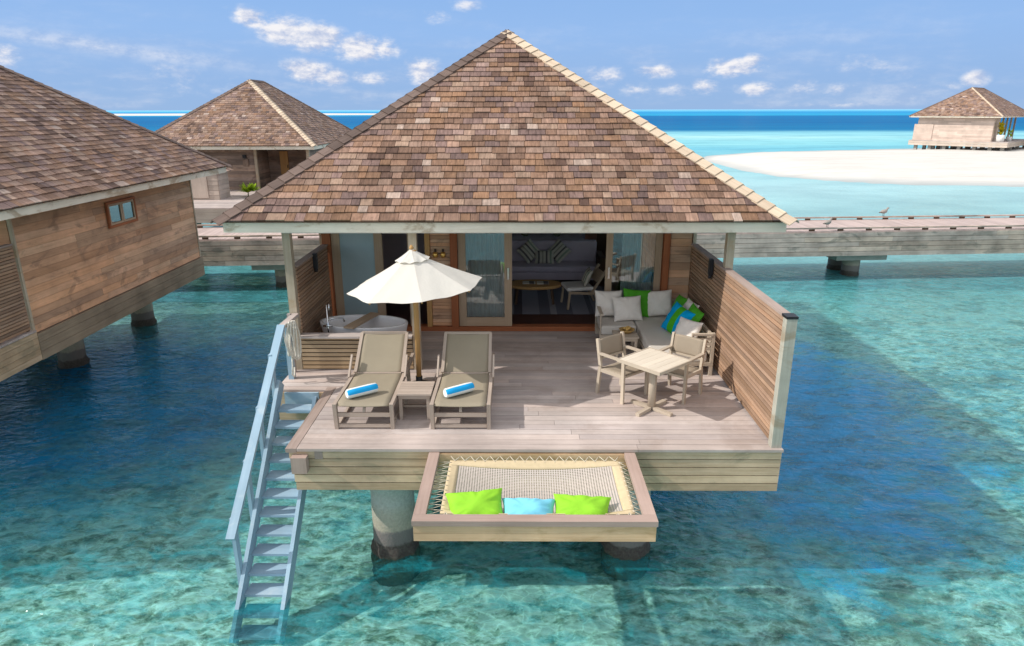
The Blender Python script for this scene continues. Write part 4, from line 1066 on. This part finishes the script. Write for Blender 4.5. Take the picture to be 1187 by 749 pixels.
def slat_table(name, label, loc, sx, sy, h, rotz=0, mat='lounger_teak', nsl=5, group=None):
    r = thing(name, label, 'side table', loc, rotz, group)
    q = MB(); wd = sy/nsl
    for i in range(nsl): q.box(-sx/2, sx/2, -sy/2+i*wd, -sy/2+(i+1)*wd-.006, h-.025, h)
    q.build('table_top', mat, r)
    q = MB(); q.box(-sx/2+.02, sx/2-.02, -sy/2+.015, -sy/2+.045, h-.075, h-.027).box(-sx/2+.02, sx/2-.02, sy/2-.045, sy/2-.015, h-.075, h-.027)
    q.box(-sx/2+.02, -sx/2+.05, -sy/2+.047, sy/2-.047, h-.075, h-.027).box(sx/2-.05, sx/2-.02, -sy/2+.047, sy/2-.047, h-.075, h-.027); q.build('apron', mat, r)
    for a in (-1, 1):
        for b in (-1, 1): MB().box(a*(sx/2-.045)-.022, a*(sx/2-.045)+.022, b*(sy/2-.04)-.022, b*(sy/2-.04)+.022, 0, h-.076).build('leg', mat, r)
    MB().box(-sx/2+.05, sx/2-.05, -.02, .02, .10, .13).build('stretcher', mat, r)
    return r
slat_table('side_table', 'low slatted side table standing between the two sun loungers', (-1.38, 8.60, D), .46, .46, .38)

# ------------------------------------------------------------------ parasol
pu = thing('parasol', 'white canvas parasol open above the sun loungers', 'parasol', (-1.46, 9.42, D))
MB().tube([(0, 0, .06), (0, 0, 1.2), (0, 0, 2.12)], .038, 14).build('pole', 'orange_wood', pu)
MB().lathe([(.26, 0), (.26, .045), (.24, .06), (.05, .06), (.05, .22), (.045, .22)], 24).build('base', 'black_metal', pu)
NR = 8; RR = .97; rimz, topz = 1.61, 2.12
tilt = Matrix.Rotation(radians(-4.0), 3, 'Y')
pc = Vector((0, 0, 1.75))
def tp(v_): return tuple(pc + tilt @ (Vector(v_)-pc))
ang = [radians(193+45*k_) for k_ in range(NR)]
def canopy(r0, r1, z0, z1, nseg, sag):
    q = MB()
    for k_ in range(NR):
        a0, a1 = ang[k_], ang[k_]+radians(45)
        def fn(u, v):
            rr = r0 + (r1-r0)*v; z = z0 + (z1-z0)*v + sag*sin(pi*v)*.5
            p0 = Vector((rr*cos(a0), rr*sin(a0), z)); p1 = Vector((rr*cos(a1), rr*sin(a1), z)); p = p0.lerp(p1, u)
            p.z -= .010*sin(pi*u)*v ; p -= Vector((p.x, p.y, 0))*(.012*sin(pi*u)*v)
            p.z += .012*sin(7*u+5*v+k_)*v*sin(pi*u)
            return tp(p)
        q.grid(fn, 8, nseg, rng.random())
    return q
cn = canopy(.06, RR, topz-.06, rimz, 12, -.03).build('canopy', 'umbrella_cloth', pu)
vt = canopy(.02, .25, topz+.012, topz-.125, 5, -.015).build('vent_cap', 'umbrella_cloth', cn)
for k_ in range(NR):
    a = ang[k_]; MB().bar(tp((.05*cos(a), .05*sin(a), topz-.09)), tp((RR*.98*cos(a), RR*.98*sin(a), rimz-.02)), .016, .022).build('rib', 'orange_wood', pu)
MB().lathe([(.018, 0), (.03, .02), (.03, .04), (.012, .07)], 12, (tp((0, 0, topz))[0], 0, topz)).build('finial', 'orange_wood', pu)

# ------------------------------------------------------------------ bathtub
tb = thing('bathtub', 'white freestanding oval bathtub behind the low slatted wall', 'bathtub', (-2.6, 11.0, D), radians(-6))
MB().lathe([(.55, 0), (.60, .02), (.70, .30), (.76, .56), (.755, .585), (.71, .585), (.69, .54), (.62, .25), (.50, .14), (.1, .12)], 40, (0, 0, 0), 1.0, .52).build('tub', 'tub_white', tb)
single('bath_tray', MB().box(-.09, .09, -.44, .44, -.012, .018), 'door_wood', 'narrow wooden tray laid across the white bathtub', 'bath tray', (-2.62, 10.98, D+.60), (0, 0, radians(-18)))
fc = thing('bath_faucet', 'chrome floor standing bath faucet at the left end of the bathtub', 'faucet', (-3.10, 10.62, D))
MB().tube([(0, 0, 0), (0, 0, .98)], .016, 10).build('riser_pipe', 'chrome', fc)
MB().tube([(0, 0, .72), (.10, .05, .74), (.22, .11, .72), (.24, .12, .66)], .014, 10).build('spout', 'chrome', fc)
MB().tube([(-.08, 0, .62), (.08, 0, .62)], .018, 10).build('valve', 'chrome', fc)
MB().tube([(.04, -.03, .85), (.05, -.03, 1.0)], .012, 8).build('hand_shower', 'chrome', fc)

# ------------------------------------------------------------------ dining set
dt = thing('dining_table', 'square pale teak dining table on one column foot', 'table', (1.87, 8.74, D), radians(42))
q = MB()
for i in range(6): q.box(-.335+.003, .335-.003, -.335+.11167*i, -.335+.11167*(i+1)-.003, .715, .74)
q.build('table_top', 'pale_teak', dt)
q = MB(); q.box(-.345, .345, -.36, -.337, .70, .742).box(-.345, .345, .337, .36, .70, .742).box(-.36, -.347, -.36, .36, .70, .742).box(.347, .36, -.36, .36, .70, .742); q.build('edge_band', 'teak', dt)
MB().tube([(0, 0, .05), (0, 0, .70)], .055, 18).build('column', 'teak', dt)
for k_ in range(4):
    a = k_*pi/2+radians(3); MB().bar((.04*cos(a), .04*sin(a), .03), (.33*cos(a), .33*sin(a), .022), .06, .045).build('foot', 'teak', dt)
MB().box(-.25, .25, -.25, .25, .672, .70).build('sub_top', 'teak', dt)
def make_chair():
    r = thing('dining_chair', 'teak armchair at the left side of the square dining table', 'chair', (1.54, 9.27, D), radians(39), 'teak dining armchairs')
    for s2 in (-1, 1):
        MB().bar((s2*.255, -.24, 0), (s2*.255, -.23, .63), .035, .05).build('leg', 'teak', r)
        MB().bar((s2*.255, .26, 0), (s2*.255, .21, .45), .035, .05).bar((s2*.255, .21, .44), (s2*.255, .285, .84), .035, .05).build('leg', 'teak', r)
        MB().bar((s2*.26, -.28, .642), (s2*.26, .24, .632), .055, .025).build('armrest', 'teak', r)
        MB().bar((s2*.255, -.22, .405), (s2*.255, .20, .385), .03, .05).build('seat_rail', 'teak', r)
    MB().bar((-.24, -.225, .40), (.24, -.225, .40), .05, .03).build('front_rail', 'teak', r)
    MB().bar((-.24, .205, .385), (.24, .205, .385), .03, .05).build('rear_rail', 'teak', r)
    MB().bar((-.24, .225, .55), (.24, .225, .55), .02, .025).build('lower_back_rail', 'teak', r)
    q = MB().grid(lambda u, v: ((2*u-1)*.24, -.24+.44*v, .432-.02*v-.018*sin(pi*u)*sin(pi*v)), 6, 8, .5).build('seat', 'chair_sling', r); q.modifiers.new('t', 'SOLIDIFY').thickness = .01
    q = MB().grid(lambda u, v: ((2*u-1)*.237, .222+.05*v+.015*sin(pi*u), .56+.265*v), 6, 8, .5).build('backrest', 'chair_sling', r); q.modifiers.new('t', 'SOLIDIFY').thickness = .014
    return r
C1 = make_chair()
dup(C1, (2.33, 9.26, D), radians(-42), 'teak armchair at the right side of the square dining table, near the screen')

# ------------------------------------------------------------------ outdoor corner sofa
SX0, SX1, SY1 = 1.45, 3.06, 12.16
sf = thing('corner_sofa', 'low L shaped outdoor sofa with grey seat pads in the deck corner', 'sofa', (2.4, 11.4, D), 0, None, (2.4, 11.4, D))
IX, IY, FY = 2.10, 11.38, 10.0
q = MB(); q.box(SX0, SX1, IY, SY1, D+.16, D+.215).box(IX, SX1, FY, IY-.003, D+.16, D+.215); q.build('seat_frame', 'teak', sf)
MB().box(SX0+.02, IX-.012, IY-.02, SY1-.10, D+.217, D+.385).build('seat_pad', 'seat_grey', sf, bevel=.03)
MB().box(IX, SX1-.10, FY+.01, SY1-.10, D+.217, D+.387).build('seat_pad', 'seat_grey', sf, bevel=.03)
for (x, y) in ((SX0+.03, IY+.03), (SX0+.03, SY1-.03), (IX+.03, IY-.03), (IX+.03, FY+.03), (SX1-.03, FY+.03), (SX1-.03, SY1-.03), (SX1-.03, 11.0)):
    MB().box(x-.028, x+.028, y-.028, y+.028, D, D+.159).build('leg', 'teak', sf)
q = MB(); q.box(SX0, SX1, SY1-.04, SY1, D+.217, D+.66); q.build('back_frame', 'teak', sf)
q = MB()
for z in (.30, .40, .50, .60): q.box(SX1-.045, SX1-.008, FY+.05, SY1-.05, D+z, D+z+.055)
q.box(SX1-.05, SX1-.003, FY-.002, FY+.048, D+.217, D+.70); q.build('side_back', 'teak', sf)
q = MB(); q.box(SX0-.004, SX0+.016, IY, IY+.055, D+.217, D+.56).box(SX0-.004, SX0+.016, SY1-.10, SY1-.045, D+.217, D+.56).box(SX0-.006, SX0+.05, IY-.004, SY1-.042, D+.562, D+.60); q.build('arm_frame', 'teak', sf)
q = MB()
for z in (.42, .50, .58): q.box(SX1-.34, SX1-.052, FY+.004, FY+.035, D+z, D+z+.04)
q.box(SX1-.36, SX1-.03, FY-.01, FY+.05, D+.66, D+.69); q.box(SX1-.36, SX1-.325, FY+.003, FY+.038, D+.386, D+.658); q.build('end_frame', 'teak', sf)
G_ = 'cushions on the corner sofa'
fb_ = (0, -.93, .36); ub_ = (0, .36, .93)
put_cushion('cushion', 'cushion_white', 'off-white cushion at the far left end of the corner sofa', (1.66, 11.95, D+.63), (.50, .48, .19), fb_, ub_, group=G_, seed=4)
put_cushion('cushion', 'green_cloth', 'green cushion standing behind the front white cushion on the corner sofa', (2.16, 11.96, D+.64), (.50, .50, .15), fb_, ub_, group=G_, seed=5, roll=-.08)
put_cushion('cushion', 'cushion_white', 'off-white cushion leaning in front of the green cushion on the corner sofa', (1.97, 11.72, D+.60), (.52, .46, .18), (.05, -.88, .47), ub_, group=G_, seed=6, roll=.05)
put_cushion('cushion', 'cushion_white', 'off-white cushion in the back corner of the corner sofa, right of the green one', (2.56, 11.96, D+.63), (.52, .48, .19), (-.1, -.93, .36), ub_, group=G_, seed=7, roll=.04)
fr_ = (-.88, -.18, .44); ur_ = (.44, .05, .88)
put_cushion('cushion', 'striped_cloth', 'cushion with wide blue and green stripes at the right of the corner sofa', (2.70, 10.98, D+.60), (.62, .52, .19), (-.82, -.30, .48), ur_, group=G_, seed=8, roll=0.0)
put_cushion('cushion', 'green_cloth', 'green cushion tucked behind the striped one, nearest the back wall', (2.84, 11.50, D+.65), (.48, .48, .15), fr_, ur_, group=G_, seed=9, roll=.1)
put_cushion('cushion', 'green_cloth', 'green cushion tucked behind the striped one, nearest the dining chair', (2.88, 10.82, D+.66), (.48, .48, .14), fr_, ur_, group=G_, seed=10, roll=-.1)
put_cushion('cushion', 'cushion_white', 'off-white cushion squeezed between two green cushions behind the striped one', (2.90, 11.18, D+.66), (.46, .48, .14), fr_, ur_, group=G_, seed=11)
put_cushion('cushion', 'cushion_white', 'off-white cushion at the front end of the corner sofa beside the striped one', (2.72, 10.42, D+.58), (.46, .44, .18), (-.70, -.52, .48), (.4, .2, .9), group=G_, seed=12, roll=.08)
slat_table('side_table', 'little slatted side table holding a bowl in front of the corner sofa', (1.83, 10.98, D), .40, .40, .37, 0, 'teak', 5)
bw_ = thing('snack_bowl', 'shallow yellow bowl of snacks on the little slatted table', 'bowl', (1.86, 11.02, D+.371))
MB().lathe([(.05, 0), (.07, .01), (.12, .05), (.135, .07), (.125, .07), (.10, .045), (.02, .03)], 20).build('bowl', 'bowl_yellow', bw_)
q = MB()
for i in range(16):
    a = rng.uniform(0, 6.28); r_ = rng.uniform(0, .08); q.lathe([(.004, 0), (.024, .014), (.024, .028), (.004, .044)], 7, (r_*cos(a), r_*sin(a), .046+rng.uniform(0, .025)))
q.build('snacks', 'snack', bw_)

# ------------------------------------------------------------------ inside the room
def curtain(label, x0, x1, y, z0, z1, folds, grp='curtains behind the sliding doors'):
    q = MB().grid(lambda u, v: (x0+(x1-x0)*u, y+.035*sin(2*pi*folds*u+.6*sin(9*u))*(.75+.25*v), z0+(z1-z0)*v), folds*10, 6, .5)
    return single('curtain', q, 'curtain_cloth', label, 'curtain', group=grp)
curtain('pale curtain hanging behind the left sliding door, left of the open doorway', -1.0, -.25, 12.52, 2.05, 4.1, 9)
curtain('pale curtain hanging behind the right sliding door, right of the open doorway', 1.95, 2.62, 12.55, 2.05, 4.1, 9)
single('rug', MB().grid(lambda u, v: (-.5+2.7*u, 13.08+2.3*v, 2.034), 4, 4, .5, uvfn=lambda u, v: (u, v)), 'rug_cloth', 'grey striped rug on the dark floor inside the open doorway', 'rug')
so_ = thing('indoor_sofa', 'long grey sofa facing out through the open doorway', 'sofa', (.7, 15.9, 2.035), 0, None)
MB().box(-1.5, 1.2, -.45, .35, .12, .30).build('base', 'sofa_cloth', so_, bevel=.02)
MB().box(-1.48, 1.18, -.46, .22, .302, .44).build('seat_pad', 'sofa_cloth', so_, bevel=.04)
MB().box(-1.5, 1.2, .225, .45, .302, .92).build('backrest', 'sofa_cloth', so_, bevel=.05)
MB().box(1.21, 1.34, -.44, .45, .12, .64).build('armrest', 'dark_wood', so_)
for x in (-1.4, 1.1):
    for y in (-.4, .3): MB().box(x-.03, x+.03, y-.03, y+.03, 0, .119).build('leg', 'dark_wood', so_)
G_ = 'striped cushions on the indoor sofa'
put_cushion('cushion', 'ikat_cloth', 'striped cushion tipped onto its corner, left on the indoor sofa', (.28, 15.92, 2.74), (.44, .44, .14), (.1, -.93, .33), (0, .3, .9), group=G_, seed=21, roll=radians(42))
put_cushion('cushion', 'ikat_cloth', 'striped cushion tipped onto its corner, right on the indoor sofa', (.98, 15.92, 2.74), (.44, .44, .14), (-.1, -.93, .33), (0, .3, .9), group=G_, seed=22, roll=radians(-45))
put_cushion('cushion', 'ikat_cloth', 'striped cushion lying upright between the two tipped ones on the indoor sofa', (.64, 15.84, 2.62), (.46, .32, .13), (0, -.93, .33), (0, .3, .9), group=G_, seed=23)
bd_ = thing('bed', 'bed with pale lilac linen behind the indoor sofa', 'bed', (.6, 17.2, 2.035))
MB().box(-1.2, 1.1, -.75, .78, .0, .35).build('bed_base', 'dark_wood', bd_)
MB().box(-1.2, 1.1, -.74, .76, .352, .80).build('mattress', 'linen', bd_, bevel=.06)
MB().box(-1.3, 1.2, .785, .80, .0, 1.9).build('headboard', 'purple_wall', bd_)
G_ = 'olive cushions on the bed'
put_cushion('cushion', 'olive_cloth', 'olive diamond-set cushion on the bed, the left of two', (.20, 17.55, 3.13), (.56, .56, .16), (0, -.9, .45), (0, .45, .9), group=G_, seed=31, roll=radians(45))
put_cushion('cushion', 'olive_cloth', 'olive diamond-set cushion on the bed, the right of two', (1.02, 17.55, 3.13), (.56, .56, .16), (0, -.9, .45), (0, .45, .9), group=G_, seed=32, roll=radians(45))
ct = thing('coffee_table', 'low oval wooden coffee table on the striped rug', 'table', (.36, 14.0, 2.037))
MB().lathe([(.44, .34), (.47, .36), (.47, .40), (.45, .41)], 30, (0, 0, 0), 1.25, .75).build('table_top', 'orange_wood', ct)
for x in (-.36, .36):
    for y in (-.18, .18): MB().bar((x*1.1, y*1.1, 0), (x, y, .34), .04, .04).build('leg', 'dark_wood', ct)
single('magazine_stack', MB().box(-.25, .02, -.1, .1, 0, .015).box(.05, .30, -.12, .08, 0, .02), 'ikat_cloth', 'pale magazines and mats spread on the oval coffee table', 'magazines', (.36, 14.0, 2.449))
ac = thing('lounge_chair', 'low wooden lounge chair with pale seat beside the coffee table', 'chair', (1.28, 13.75, 2.037), radians(-80))
for s2 in (-1, 1):
    MB().bar((s2*.28, -.30, 0), (s2*.28, -.26, .38), .04, .04).build('leg', 'door_wood', ac)
    MB().bar((s2*.28, .42, 0), (s2*.28, .22, .36), .04, .04).build('leg', 'door_wood', ac)
    MB().bar((s2*.27, .18, .30), (s2*.27, .50, .80), .035, .05).build('back_post', 'door_wood', ac)
    MB().bar((s2*.28, -.28, .35), (s2*.28, .26, .31), .035, .05).build('seat_rail', 'door_wood', ac)
MB().box(-.28, .28, -.32, .24, .375, .45).build('seat', 'cushion_white', ac, bevel=.025)
MB().bar((-.27, .40, .62), (.27, .40, .62), .02, .25, up=(0, .5, .8)).build('backrest', 'door_wood', ac)
put_cushion('cushion', 'ikat_cloth', 'small striped cushion on the low wooden lounge chair', (1.44, 13.72, 2.66), (.38, .36, .12), (-.85, -.1, .4), (.4, 0, .9), seed=41)
pc_ = thing('picture', 'framed pale picture on the dark wall right of the bed', 'picture', (2.30, 16.985, 3.72))
MB().box(-.16, .16, -.02, .0, -.2, .2).build('frame', 'orange_wood', pc_); MB().box(-.12, .12, -.026, -.021, -.16, .16).build('canvas', 'canvas_picture', pc_)
single('robe', MB().grid(lambda u, v: (-.22+.44*u, .04*sin(9*u)*(1-.4*v)-.05*v, -1.0*v*(1-.1*(2*u-1)**2)), 14, 10, .5), 'red_cloth', 'dark red robe hanging on the wall right of the bed', 'robe', (1.80, 16.95, 4.0))
for (lab, x) in (('brass hook lamp on the louvred panel, the left of two', -1.50), ('brass hook lamp on the louvred panel, the right of two', -1.36)):
    h = thing('wall_hook', lab, 'wall lamp', (x, 12.27, 3.42), 0, 'brass hooks on the louvred panel')
    MB().lathe([(.035, -.05), (.05, -.02), (.05, .02), (.03, .05)], 14, (0, -.035, 0)).build('shade', 'brass', h); MB().box(-.02, .02, -.012, .01, -.02, .1).build('mount', 'dark_wood', h)
